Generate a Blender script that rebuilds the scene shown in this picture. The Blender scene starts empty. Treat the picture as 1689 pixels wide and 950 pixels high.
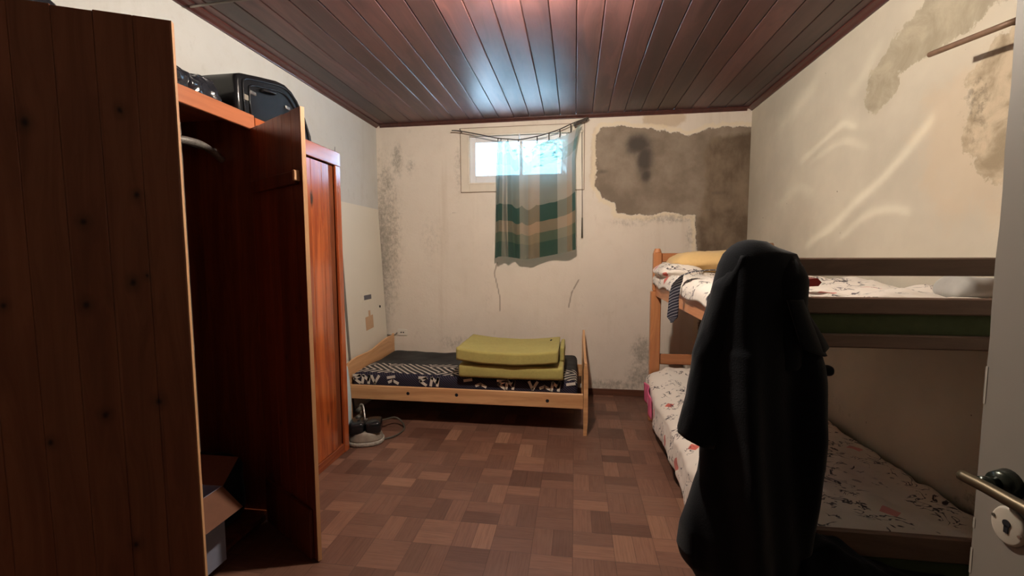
import bpy, bmesh, math, random
import numpy as np
from mathutils import Vector, Matrix, noise as mnoise
random.seed(7)
S = bpy.context.scene
COL = S.collection
PI = math.pi

# ------------------------------------------------------------------ room size
XL, XR, D, H, YF = -2.086, 1.625, 4.472, 2.802, -0.16

# ------------------------------------------------------------------ camera
def make_camera():
    F, yaw, pitch, roll = 721.0, 0.142992, 0.079399, -0.003413
    f = Vector((-math.sin(yaw)*math.cos(pitch), math.cos(yaw)*math.cos(pitch), -math.sin(pitch)))
    r = Vector((math.cos(yaw), math.sin(yaw), 0)); u = r.cross(f)
    c, s = math.cos(roll), math.sin(roll)
    r, u = r*c+u*s, u*c-r*s
    cd = bpy.data.cameras.new('camera'); cd.sensor_width = 36; cd.lens = F/1689*36; cd.clip_start = 0.02
    o = bpy.data.objects.new('camera', cd); COL.objects.link(o)
    m = Matrix((r, u, -f)).transposed().to_4x4(); m.translation = Vector((0, 0, 1.45))
    o.matrix_world = m
    S.camera = o
make_camera()

# ------------------------------------------------------------------ world, lights, exposure
S.view_settings.view_transform = 'Standard'; S.view_settings.look = 'None'
S.view_settings.gamma = 1; S.view_settings.use_curve_mapping = False
S.view_settings.exposure = 0.15
LAMP = Vector((-0.22, 2.10, 2.66))
W = bpy.data.worlds.new('sky'); S.world = W; W.use_nodes = True
bg = W.node_tree.nodes['Background']; bg.inputs[0].default_value = (0.42, 0.68, 1.0, 1); bg.inputs[1].default_value = 12.0
def area(name, loc, rot, sx, sy, power, col, portal=False, spread=PI):
    l = bpy.data.lights.new(name, 'AREA'); l.shape = 'RECTANGLE'; l.size = sx; l.size_y = sy
    l.energy = power; l.color = col; l.spread = spread
    if portal: l.cycles.is_portal = True
    o = bpy.data.objects.new(name, l); COL.objects.link(o); o.location = loc; o.rotation_euler = rot
    return o
area('window_portal', (-0.55, D+0.20, 2.41), (-PI/2, 0, 0), 1.0, 0.44, 1, (1, 1, 1), portal=True)
sn = bpy.data.lights.new('sun', 'SUN'); sn.energy = 230; sn.color = (.55, .78, 1.0); sn.angle = .01
o = bpy.data.objects.new('sun', sn); COL.objects.link(o); o.rotation_euler = (math.radians(38), 0, math.radians(12))   # from over the roof, on to the yard
# dim fill light added in the unseen hallway
pl = bpy.data.lights.new('hall_fill', 'POINT'); pl.energy = 0.25; pl.color = (1, .9, .8); pl.shadow_soft_size = .15
o = bpy.data.objects.new('hall_fill', pl); COL.objects.link(o); o.location = (0.35, -1.1, 2.3)
pl = bpy.data.lights.new('ceiling_bulb_light', 'POINT'); pl.energy = 138; pl.color = (1.0, 0.87, 0.73); pl.shadow_soft_size = .045
o = bpy.data.objects.new('ceiling_bulb_light', pl); COL.objects.link(o); o.location = LAMP + Vector((0, 0, -0.075))

# streaks on the right wall from an added patterned light, no known source
def wall_streaks():
    l = bpy.data.lights.new('added_streak_light', 'POINT'); l.energy = 200; l.color = (1, .88, .70); l.shadow_soft_size = .02; l.use_nodes = True
    t = l.node_tree; em = t.nodes['Emission']
    def nd(typ, ins, **kw):
        n = t.nodes.new(typ)
        for k, v in kw.items(): setattr(n, k, v)
        for k, v in ins.items():
            if isinstance(v, bpy.types.NodeSocket): t.links.new(v, n.inputs[k])
            else: n.inputs[k].default_value = v
        return n
    def ma(op, a, b=0.0, clamp=False): return nd('ShaderNodeMath', {0: a, 1: b}, operation=op, use_clamp=clamp).outputs[0]
    dr = nd('ShaderNodeSeparateXYZ', {0: t.nodes.new('ShaderNodeTexCoord').outputs['Normal']}).outputs
    qy, qz = ma('DIVIDE', dr[1], dr[0]), ma('DIVIDE', dr[2], dr[0])
    nzv = nd('ShaderNodeTexNoise', {'Vector': nd('ShaderNodeCombineXYZ', {0: qy, 1: qz, 2: 0.0}).outputs[0], 'Scale': 7.0, 'Detail': 3.0}).outputs[0]
    off = ma('MULTIPLY', ma('SUBTRACT', nzv, .5), .035)
    qy2, qz2 = ma('ADD', qy, off), ma('ADD', qz, off)
    tot = None
    segs = []
    def pl(pts, w, st):
        for a, b in zip(pts, pts[1:]): segs.append((a, b, w, st))
    pl([(.68, -.59), (.329, -.424), (.127, -.289)], .016, 1.0)
    pl([(.47, -.565), (.37, -.505), (.309, -.494), (.24, -.494), (.177, -.513)], .010, 1.0)
    pl([(.763, -.262), (.542, -.195), (.49, -.192), (.435, -.215)], .010, .9)
    pl([(.661, -.27), (.56, -.245), (.48, -.245), (.374, -.293)], .011, .6)
    pl([(.461, -.096), (.34, -.018)], .022, .45)
    pl([(.94, -.414), (.80, -.357), (.74, -.36), (.662, -.398)], .018, .5)
    pl([(.946, -.064), (.688, .005)], .035, .4)
    for (ax, ay), (bx, by), w, st in segs:
        ex, ey = bx-ax, by-ay; L2 = ex*ex+ey*ey
        px, py = ma('SUBTRACT', qy2, ax), ma('SUBTRACT', qz2, ay)
        tt = ma('ADD', ma('MULTIPLY', px, ex/L2), ma('MULTIPLY', py, ey/L2), True)
        dx, dy = ma('SUBTRACT', px, ma('MULTIPLY', tt, ex)), ma('SUBTRACT', py, ma('MULTIPLY', tt, ey))
        d = ma('SQRT', ma('ADD', ma('MULTIPLY', dx, dx), ma('MULTIPLY', dy, dy)))
        g = ma('MULTIPLY', nd('ShaderNodeMapRange', {0: d, 1: 0.0, 2: w*1.6, 3: 1.0, 4: 0.0}, interpolation_type='SMOOTHERSTEP').outputs[0], st)
        tot = g if tot is None else ma('MAXIMUM', tot, g)
    tot = ma('MULTIPLY', tot, ma('GREATER_THAN', dr[0], .05))
    t.links.new(ma('MULTIPLY', tot, .33), em.inputs['Strength'])
    o = bpy.data.objects.new('added_streak_light', l); COL.objects.link(o); o.location = LAMP + Vector((0, 0, -0.075))
wall_streaks()

# ------------------------------------------------------------------ material helpers
class N:
    def __init__(s, name):
        s.m = bpy.data.materials.new(name); s.m.use_nodes = True; s.t = s.m.node_tree
        s.b = s.t.nodes['Principled BSDF']; s.out = s.t.nodes['Material Output']
    def n(s, typ, ins=None, **kw):
        nd = s.t.nodes.new(typ)
        for k, v in kw.items(): setattr(nd, k, v)
        for k, v in (ins or {}).items():
            if isinstance(v, bpy.types.NodeSocket): s.t.links.new(v, nd.inputs[k])
            else: nd.inputs[k].default_value = v
        return nd
    def co(s): return s.n('ShaderNodeTexCoord').outputs['Object']
    def mp(s, v, scale=(1, 1, 1), loc=(0, 0, 0), rot=(0, 0, 0)):
        return s.n('ShaderNodeMapping', {0: v, 'Scale': scale, 'Location': loc, 'Rotation': rot}).outputs[0]
    def noise(s, v, sc, det=3, rough=.5, dist=0):
        return s.n('ShaderNodeTexNoise', {'Vector': v, 'Scale': sc, 'Detail': det, 'Roughness': rough, 'Distortion': dist}).outputs['Fac']
    def ma(s, op, a, b=0.0, c=None, clamp=False):
        i = {0: a, 1: b}
        if c is not None: i[2] = c
        return s.n('ShaderNodeMath', i, operation=op, use_clamp=clamp).outputs[0]
    def ss(s, x, a, b):   # smooth 0..1 between a and b
        return s.n('ShaderNodeMapRange', {0: x, 1: a, 2: b, 3: 0.0, 4: 1.0}, interpolation_type='SMOOTHSTEP').outputs[0]
    def mix(s, f, a, b, mode='MIX'):
        nd = s.t.nodes.new('ShaderNodeMix'); nd.data_type = 'RGBA'; nd.blend_type = mode
        for sock, v in ((nd.inputs[0], f), (nd.inputs[6], a), (nd.inputs[7], b)):
            if isinstance(v, bpy.types.NodeSocket): s.t.links.new(v, sock)
            else: sock.default_value = v if not isinstance(v, tuple) or len(v) == 4 else (*v, 1)
        return nd.outputs[2]
    def xyz(s, v): return s.n('ShaderNodeSeparateXYZ', {0: v}).outputs
    def comb(s, x, y, z): return s.n('ShaderNodeCombineXYZ', {0: x, 1: y, 2: z}).outputs[0]
    def ramp(s, f, stops, interp='LINEAR'):
        nd = s.n('ShaderNodeValToRGB', {0: f}); cr = nd.color_ramp; cr.interpolation = interp
        while len(cr.elements) < len(stops): cr.elements.new(.5)
        for e, (p, c) in zip(cr.elements, stops): e.position = p; e.color = (*c, 1)
        return nd.outputs[0]
    def hash(s, v): return s.n('ShaderNodeTexWhiteNoise', {0: v}, noise_dimensions='3D').outputs[0]
    def attr(s, name): return s.n('ShaderNodeAttribute', attribute_name=name).outputs['Fac']
    def bump(s, h, st=.3, dist=.002):
        return s.n('ShaderNodeBump', {'Height': h, 'Strength': st, 'Distance': dist}).outputs[0]
    def set(s, **kw):
        for k, v in kw.items():
            k = {'col': 'Base Color', 'rough': 'Roughness', 'metal': 'Metallic', 'normal': 'Normal', 'sheen': 'Sheen Weight', 'coat': 'Coat Weight',
                 'spec': 'Specular IOR Level', 'coat_rough': 'Coat Roughness', 'sss': 'Subsurface Weight'}.get(k, k)
            if isinstance(v, bpy.types.NodeSocket): s.t.links.new(v, s.b.inputs[k])
            else: s.b.inputs[k].default_value = (*v, 1) if isinstance(v, tuple) and len(v) == 3 else v
        return s

def plain(name, col, rough=.6, metal=0, var=.12, sc=30, spec=.5, bump=0.0):
    a = N(name); nz = a.noise(a.co(), sc, 4)
    f = a.ma('MULTIPLY_ADD', nz, 2*var, 1-var)
    c = a.mix(1.0, col, a.comb(f, f, f), 'MULTIPLY')
    a.set(col=c, rough=rough, metal=metal, spec=spec)
    if bump: a.set(normal=a.bump(nz, bump, .004))
    return a.m

def wood(name, c_dark, c_light, grain='z', plank=None, pw=.1, off=0.0, rough=.35, spec=.5, knots=True, var=.25, coat=0.0, gsc=1.0, knot_col=(.02, .008, .004), kscale=1.0, spots=()):
    a = N(name); co = a.co()
    sx = {'x': (.6, 14, 14), 'y': (14, .6, 14), 'z': (14, 14, .6)}[grain]
    if plank:
        P = a.xyz(co)['xyz'.index(plank)]
        pid = a.ma('FLOOR', a.ma('DIVIDE', a.ma('ADD', P, off), pw))
        hv = a.hash(a.comb(pid, 3.3, 1.7))
        v = a.n('ShaderNodeVectorMath', {0: co, 1: a.comb(a.ma('MULTIPLY', hv, 37.0), a.ma('MULTIPLY', hv, 53.0), a.ma('MULTIPLY', hv, 71.0))}, operation='ADD').outputs[0]
    else: hv = None; v = co
    warp = a.noise(a.mp(v, tuple(.4*k if k > 5 else k*1.5 for k in sx)), 1.0, 2)
    v2 = a.n('ShaderNodeVectorMath', {0: a.mp(v, tuple(k*gsc for k in sx)), 1: a.comb(a.ma('MULTIPLY', warp, 3.0), a.ma('MULTIPLY', warp, 3.0), a.ma('MULTIPLY', warp, 3.0))}, operation='ADD').outputs[0]
    g = a.noise(v2, 1.0, 6, .65)
    g2 = a.noise(a.mp(v2, (5, 5, 5)), 1.0, 3, .6)
    f = a.ma('ADD', a.ma('MULTIPLY', g, .8), a.ma('MULTIPLY', g2, .2))
    f = a.ss(f, .33, .67)
    col = a.mix(f, c_dark, c_light)
    if knots:
        ks = {'x': (1.1, 6.5, 6.5), 'y': (6.5, 1.1, 6.5), 'z': (6.5, 6.5, 2.6)}[grain]
        vo = a.n('ShaderNodeTexVoronoi', {'Vector': a.mp(v, tuple(k*kscale for k in ks)), 'Scale': 1.0, 'Randomness': 1.0}).outputs['Distance']
        k = a.ma('SUBTRACT', 1.0, a.ss(vo, .05, .17))
        col = a.mix(k, col, knot_col)
    if spots:
        q = a.xyz(v if False else co); wob = a.ma('MULTIPLY', a.ma('SUBTRACT', a.noise(co, 22, 2), .5), .016)
        for (kx, kz, kr) in spots:
            dx = a.ma('ADD', a.ma('SUBTRACT', q[0], kx), wob); dz = a.ma('MULTIPLY', a.ma('ADD', a.ma('SUBTRACT', q[2], kz), wob), .75)
            d = a.ma('SQRT', a.ma('ADD', a.ma('MULTIPLY', dx, dx), a.ma('MULTIPLY', dz, dz)))
            col = a.mix(a.ma('MULTIPLY', a.ma('SUBTRACT', 1.0, a.ss(d, kr*.5, kr*2.6)), .30), col, knot_col)
            col = a.mix(a.ma('SUBTRACT', 1.0, a.ma('MULTIPLY', a.ss(d, kr*.1, kr*.95), 1.0)), col, tuple(k*1.6 for k in knot_col))
    if hv is not None:
        m = a.ma('MULTIPLY_ADD', hv, 2*var, 1-var)
        col = a.mix(1.0, col, a.comb(m, m, m), 'MULTIPLY')
    a.set(col=col, rough=rough, spec=spec, coat=coat, coat_rough=.2, normal=a.bump(f, .15, .001))
    return a.m

# ------------------------------------------------------------------ geometry helpers
def meta(o, label=None, cat=None, group=None, kind=None):
    if label: o['label'] = label
    if cat: o['category'] = cat
    if group: o['group'] = group
    if kind: o['kind'] = kind
    return o
def thing(name, label, cat, loc=(0, 0, 0), rotz=0, group=None, kind=None):
    o = bpy.data.objects.new(name, None); COL.objects.link(o); o.location = loc; o.rotation_euler = (0, 0, rotz); o.empty_display_size = .05
    return meta(o, label, cat, group, kind)
def root_of(p):
    while p and p.parent: p = p.parent
    return p
def obj(name, bm, mat, parent=None, smooth=False, local=False, label=None):
    """links bm as one mesh object; coordinates are world unless local (then in the root's frame)"""
    if parent and not local:
        bm.transform(Matrix.Translation(-Vector(root_of(parent).location)))
    me = bpy.data.meshes.new(name); bm.normal_update(); bm.to_mesh(me); bm.free()
    if smooth:
        me.polygons.foreach_set('use_smooth', [True]*len(me.polygons))
    me.materials.append(mat)
    o = bpy.data.objects.new(name, me); COL.objects.link(o)
    if parent: o.parent = parent
    if label: o['label'] = label
    return o
def B(): return bmesh.new()
def box(bm, lo, hi, bev=0.0, seg=1):
    lo, hi = Vector(lo), Vector(hi)
    r = bmesh.ops.create_cube(bm, size=1, matrix=Matrix.Translation((lo+hi)/2) @ Matrix.Diagonal((*(hi-lo), 1)))
    if bev > 0:
        es = list({e for v in r['verts'] for e in v.link_edges})
        bmesh.ops.bevel(bm, geom=es, offset=bev, segments=seg, affect='EDGES', profile=.5)
    return bm
def cyl(bm, p, q, r, n=16, r2=None, caps=True):
    p, q = Vector(p), Vector(q); d = q-p
    M = Matrix.Translation((p+q)/2) @ d.to_track_quat('Z', 'Y').to_matrix().to_4x4()
    bmesh.ops.create_cone(bm, cap_ends=caps, segments=n, radius1=r, radius2=r if r2 is None else r2, depth=d.length, matrix=M)
    return bm
def tube(bm, pts, r, n=8, sub=6):
    pts = [Vector(p) for p in pts]
    if sub > 1 and len(pts) > 2:
        P = [pts[0]*2-pts[1]]+pts+[pts[-1]*2-pts[-2]]; out = []
        for i in range(1, len(P)-2):
            for k in range(sub):
                t = k/sub; a, b, c, d = P[i-1], P[i], P[i+1], P[i+2]
                out.append(.5*((2*b)+(c-a)*t+(2*a-5*b+4*c-d)*t*t+(3*b-a-3*c+d)*t**3))
        out.append(pts[-1]); pts = out
    rings = []; up = Vector((0, 0, 1))
    for i, p in enumerate(pts):
        t = (pts[min(i+1, len(pts)-1)]-pts[max(i-1, 0)]).normalized()
        a = t.cross(up)
        if a.length < .05: a = t.cross(Vector((1, 0, 0)))
        a.normalize(); b = t.cross(a); up = -b if b.dot(up) < 0 else b
        up = a.cross(t)
        rr = r(i/(len(pts)-1)) if callable(r) else r
        rings.append([bm.verts.new(p+a*math.cos(2*PI*k/n)*rr+up*math.sin(2*PI*k/n)*rr) for k in range(n)])
    for A, C in zip(rings, rings[1:]):
        for k in range(n): bm.faces.new((A[k], A[(k+1) % n], C[(k+1) % n], C[k]))
    bm.faces.new(rings[0][::-1]); bm.faces.new(rings[-1])
    return bm
def grid(bm, fn, nu, nv, closed=False):
    vs = [[bm.verts.new(fn(i/(nu if closed else nu-1), j/(nv-1))) for j in range(nv)] for i in range(nu)]
    uv = bm.loops.layers.uv.verify()
    for i in range(nu if closed else nu-1):
        for j in range(nv-1):
            i2 = (i+1) % nu
            f = bm.faces.new((vs[i][j], vs[i2][j], vs[i2][j+1], vs[i][j+1]))
            for l, (a, b) in zip(f.loops, ((i, j), (i+1, j), (i+1, j+1), (i, j+1))): l[uv].uv = (a/(nu if closed else nu-1), b/(nv-1))
    return vs
def soft(bm, lo, hi, r, n=.03, disp=None):
    """rounded, finely divided block, displaced by disp(p) -> Vector"""
    lo, hi = Vector(lo), Vector(hi); L = hi-lo
    cnt = [max(2, int(round(L[k]/n))) for k in range(3)]
    cache = {}
    def V(i, j, k):
        key = (i, j, k)
        if key not in cache:
            p = Vector((lo[0]+L[0]*i/cnt[0], lo[1]+L[1]*j/cnt[1], lo[2]+L[2]*k/cnt[2]))
            q = Vector([min(max(p[a], lo[a]+min(r, L[a]/2)), hi[a]-min(r, L[a]/2)) for a in range(3)])
            d = p-q
            if d.length > 1e-6: p = q+d.normalized()*min(r, d.length)
            if disp: p = p+disp(p)
            cache[key] = bm.verts.new(p)
        return cache[key]
    for a, b, c in ((0, 1, 2), (1, 2, 0), (2, 0, 1)):
        for side in (0, cnt[c]):
            for i in range(cnt[a]):
                for j in range(cnt[b]):
                    ks = []
                    for di, dj in ((0, 0), (1, 0), (1, 1), (0, 1)):
                        t = [0, 0, 0]; t[a] = i+di; t[b] = j+dj; t[c] = side; ks.append(tuple(t))
                    if side == 0: ks.reverse()
                    bm.faces.new([V(*k) for k in ks])
    return bm
def nz(p, sc, seed=0): return mnoise.noise(Vector(p)*sc+Vector((seed*7.3, seed*3.1, seed*1.7)))
def solidify(o, t, off=0):
    m = o.modifiers.new('thickness', 'SOLIDIFY'); m.thickness = t; m.offset = off; return o
def prism(bm, poly, axis, a, b):
    """extrude a 2D polygon along axis from a to b"""
    def P(u, v, w): return {'x': (w, u, v), 'y': (u, w, v), 'z': (u, v, w)}[axis]
    A = [bm.verts.new(P(u, v, a)) for u, v in poly]; C = [bm.verts.new(P(u, v, b)) for u, v in poly]
    n = len(poly); bm.faces.new(A); bm.faces.new(C[::-1])
    for i in range(n): bm.faces.new((A[i], C[i], C[(i+1) % n], A[(i+1) % n]))
    bmesh.ops.recalc_face_normals(bm, faces=bm.faces); return bm

# ------------------------------------------------------------------ materials
def sdf(P, poly):
    """signed distance (positive inside) of points P (n,2) to a polygon"""
    poly = np.array(poly); d = np.full(len(P), 1e9); ins = np.zeros(len(P), bool)
    for a, b in zip(poly, np.roll(poly, -1, 0)):
        e = b-a; w = P-a; t = np.clip((w@e)/(e@e), 0, 1)
        d = np.minimum(d, np.hypot(*(w-np.outer(t, e)).T))
        c = ((a[1] > P[:, 1]) != (b[1] > P[:, 1])) & (P[:, 0] < (b[0]-a[0])*(P[:, 1]-a[1])/(b[1]-a[1]+1e-12)+a[0])
        ins ^= c
    return np.where(ins, d, -d)
def blobs(P, L):
    r = np.zeros(len(P))
    for x, y, rx, ry, s in L: r = np.maximum(r, s*np.exp(-(((P[:, 0]-x)/rx)**2+((P[:, 1]-y)/ry)**2)))
    return r

def wall_mat(name, paint, plaster=False, mould=True):
    a = N(name); co = a.co()
    n1 = a.noise(co, 1.3, 4, .6); n2 = a.noise(co, 9, 5, .65); n3 = a.noise(co, 45, 4, .6)
    col = a.mix(a.ss(n1, .3, .7), tuple(k*.93 for k in paint), paint)
    col = a.mix(a.ma('MULTIPLY', a.ss(n2, .45, .8), .25), col, tuple(k*m for k, m in zip(paint, (.80, .76, .70))))
    # run-down streaks, drawn out vertically
    st = a.noise(a.mp(co, (7, 7, .55)), 1.0, 5, .6)
    col = a.mix(a.ma('MULTIPLY', a.ss(st, .55, .8), .30), col, tuple(k*m for k, m in zip(paint, (.66, .60, .52))))
    gr = a.ss(a.noise(a.mp(co, (1, 1, .5)), 16, 6, .75), .56, .74)
    col = a.mix(a.ma('MULTIPLY', gr, a.ma('MULTIPLY', a.ss(a.noise(co, 2.1, 3), .42, .62), .38)), col, tuple(k*m for k, m in zip(paint, (.62, .60, .57))))
    h = a.ma('ADD', a.ma('MULTIPLY', n2, .6), a.ma('MULTIPLY', n3, .4))
    if plaster:
        ed = a.ma('ADD', a.ma('MULTIPLY', a.ma('SUBTRACT', n2, .5), .09), a.ma('MULTIPLY', a.ma('SUBTRACT', n3, .5), .03))
        tan = a.attr('tan'); col = a.mix(a.ma('MULTIPLY', a.ss(a.ma('ADD', tan, ed), -.015, .02), .55), col, (.50, .36, .21))
        sd = a.ma('ADD', a.attr('plaster'), ed)
        rim = a.ma('MULTIPLY', a.ss(sd, -.055, -.03), a.ma('SUBTRACT', 1.0, a.ss(sd, -.012, .0)))
        col = a.mix(a.ma('MULTIPLY', rim, .75), col, (.78, .67, .50))
        pc = a.mix(a.ss(a.noise(co, 3.2, 5, .6), .3, .7), (.21, .165, .125), (.33, .27, .21))
        dk = a.ss(a.ma('ADD', a.attr('dark'), ed), -.03, .04)
        dc = a.mix(a.ss(a.noise(a.mp(co, (1, 1, .7)), 4.5, 6, .6, .25), .3, .7), (.125, .090, .062), (.25, .19, .135))
        pc = a.mix(dk, pc, dc)
        stn = a.attr('stain'); pc = a.mix(a.ss(a.ma('ADD', stn, a.ma('MULTIPLY', a.ma('SUBTRACT', n2, .5), .5)), .1, .9), pc, (.085, .07, .06))
        m = a.ss(sd, -.004, .006)
        col = a.mix(m, col, pc)
        h = a.ma('SUBTRACT', h, a.ma('MULTIPLY', m, 2.0))
    md = a.attr('mould')
    sp = a.noise(co, 26, 6, .75)
    sp = a.ma('ADD', a.ma('MULTIPLY', sp, .6), a.ma('MULTIPLY', a.noise(a.mp(co, (1, 1, .45)), 75, 5, .7), .4))
    mk = a.ma('MULTIPLY', a.ss(a.ma('ADD', sp, a.ma('MULTIPLY', md, .22)), .50, .80), a.ss(md, .05, .6))
    col = a.mix(a.ma('MULTIPLY', mk, .62), col, (.17, .155, .12))
    if plaster:
        cr = a.attr('crack'); col = a.mix(a.ma('MULTIPLY', a.ss(cr, .3, .8), .6), col, (.16, .12, .08))
    a.set(col=col, rough=.85, spec=.2, normal=a.bump(h, .55, .006))
    return a.m

M = {}
M['wall'] = wall_mat('aged_wall_paint', (.78, .70, .61), True)
M['wall_l'] = wall_mat('cool_white_paint', (.60, .60, .58))
M['pine_door'] = wood('varnished_pine_door', (.22, .072, .036), (.34, .125, .063), 'z', 'x', .0872, .0, rough=.42, spec=.35, var=.16, knots=False, gsc=.8,
    spots=[(.276, 1.788, .014), (.475, 1.838, .011), (.496, 1.612, .010), (.377, 1.538, .011), (.2, 1.32, .009), (.367, 1.313, .012), (.474, 1.372, .012), (.507, 1.39, .006), (.516, 1.031, .012), (.391, 1.006, .011), (.271, .948, .010), (.12, 1.6, .01), (.08, .9, .012), (.44, .62, .011)])
M['pine_inner'] = wood('inner_pine_door', (.15, .038, .018), (.30, .085, .036), 'z', 'x', .0936, rough=.38, spec=.4, knots=False, var=.2, spots=[(.3, .95, .012), (.42, 1.2, .008), (.2, .6, .01), (.47, 1.25, .009)])
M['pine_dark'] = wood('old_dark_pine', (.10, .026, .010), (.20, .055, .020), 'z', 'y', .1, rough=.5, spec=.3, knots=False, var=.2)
M['pine_darkx'] = wood('old_dark_pine_across', (.10, .026, .010), (.20, .055, .020), 'z', 'x', .1, rough=.5, spec=.3, knots=False, var=.2)
M['pine_orange'] = wood('orange_pine_rail', (.26, .075, .032), (.42, .135, .055), 'y', rough=.35, knots=False)
M['pine_red'] = wood('red_varnished_pine', (.24, .042, .012), (.52, .125, .030), 'z', 'y', .092, .03, rough=.18, spec=.6, var=.22, coat=1.0, kscale=.8)
M['pine_red_frame'] = wood('red_varnished_frame', (.32, .065, .018), (.50, .12, .032), 'z', rough=.20, spec=.6, knots=False, coat=.9)
M['pine_red_framey'] = wood('red_varnished_top', (.26, .055, .018), (.42, .11, .032), 'y', rough=.20, spec=.6, knots=False, coat=.9)
M['pine_edge'] = wood('pale_door_edge', (.42, .20, .09), (.58, .34, .17), 'z', knots=False, rough=.5)
M['pine_light'] = wood('pale_pine_bed', (.52, .27, .12), (.72, .42, .21), 'x', rough=.4, knots=False)
M['pine_lighty'] = wood('pale_pine_bed_end', (.52, .27, .12), (.70, .40, .20), 'y', rough=.4, knots=False)
M['pine_bunk'] = wood('bunk_pine_post', (.40, .15, .06), (.56, .24, .10), 'z', rough=.38, knots=False)
M['pine_bunkx'] = wood('bunk_pine_board', (.36, .135, .055), (.52, .22, .095), 'x', rough=.38, knots=False)
M['pine_bunky'] = wood('bunk_pine_rail', (.42, .165, .07), (.60, .27, .125), 'y', rough=.38, knots=False)
M['bunk_shaded'] = wood('shaded_bunk_board', (.13, .075, .055), (.20, .12, .09), 'x', rough=.45, knots=False)  # near-end boards: same bunk wood with the shade put into its colour
M['ceil'] = wood('dark_varnished_ceiling_board', (.050, .022, .022), (.110, .047, .044), 'y', 'x', .1525, .0, rough=.43, spec=.5, knots=False, var=.42, gsc=.45)
M['ceil_trim'] = wood('dark_red_ceiling_trim', (.05, .016, .014), (.085, .027, .022), 'y', rough=.35, knots=False)
M['skirt'] = wood('brown_skirting', (.085, .032, .018), (.15, .06, .034), 'x', rough=.4, knots=False)
M['black_slit'] = plain('groove_shadow', (.008, .005, .004), .8)

def parquet():
    a = N('old_parquet'); co = a.xyz(a.co()); s = .20
    X = a.ma('DIVIDE', co[0], s); Y = a.ma('DIVIDE', co[1], s)
    ix, iy = a.ma('FLOOR', X), a.ma('FLOOR', Y); fx, fy = a.ma('FRACT', X), a.ma('FRACT', Y)
    par = a.ma('MODULO', a.ma('ABSOLUTE', a.ma('ADD', ix, iy)), 2.0)
    u = a.ma('ADD', a.ma('MULTIPLY', fx, par), a.ma('MULTIPLY', fy, a.ma('SUBTRACT', 1.0, par)))   # across strips
    v = a.ma('ADD', a.ma('MULTIPLY', fy, par), a.ma('MULTIPLY', fx, a.ma('SUBTRACT', 1.0, par)))
    st = a.ma('FLOOR', a.ma('MULTIPLY', u, 2.0)); fu = a.ma('FRACT', a.ma('MULTIPLY', u, 2.0))
    h1 = a.hash(a.comb(ix, iy, st)); h2 = a.hash(a.comb(iy, ix, a.ma('ADD', st, 9.0))); hc = a.hash(a.comb(ix, iy, 44.0))
    base = a.ramp(a.ma('ADD', a.ma('MULTIPLY', h1, .6), a.ma('MULTIPLY', hc, .4)), [(0, (.10, .046, .032)), (.35, (.155, .075, .052)), (.65, (.21, .103, .070)), (.85, (.26, .130, .085)), (1, (.37, .20, .125))])
    g = a.noise(a.comb(a.ma('ADD', a.ma('MULTIPLY', v, 1.3), a.ma('MULTIPLY', h2, 40.0)), a.ma('MULTIPLY', u, 22.0), a.ma('MULTIPLY', h1, 30.0)), 1.0, 4, .6)
    base = a.mix(a.ma('MULTIPLY', a.ss(g, .35, .7), .35), base, (.07, .028, .016))
    eu = a.ma('MINIMUM', fu, a.ma('SUBTRACT', 1.0, fu)); ev = a.ma('MINIMUM', v, a.ma('SUBTRACT', 1.0, v))
    line = a.ma('MAXIMUM', a.ma('SUBTRACT', 1.0, a.ss(eu, .006, .022)), a.ma('SUBTRACT', 1.0, a.ss(ev, .003, .011)))
    base = a.mix(a.ma('MULTIPLY', line, .55), base, (.04, .017, .01))
    w = a.noise(a.co(), 2.2, 4, .6); w2 = a.noise(a.co(), 14, 5, .7)
    base = a.mix(a.ma('MULTIPLY', a.ss(w, .45, .75), .30), base, (.21, .125, .09))
    fl = a.ss(a.noise(a.co(), 60, 2, .5), .74, .80); base = a.mix(a.ma('MULTIPLY', fl, .5), base, (.4, .3, .22))
    a.set(col=base, rough=a.ma('MULTIPLY_ADD', w2, .25, .32), spec=.42, normal=a.bump(a.ma('SUBTRACT', a.ma('MULTIPLY', w2, .3), line), .35, .002))
    return a.m
M['floor'] = parquet()

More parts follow.
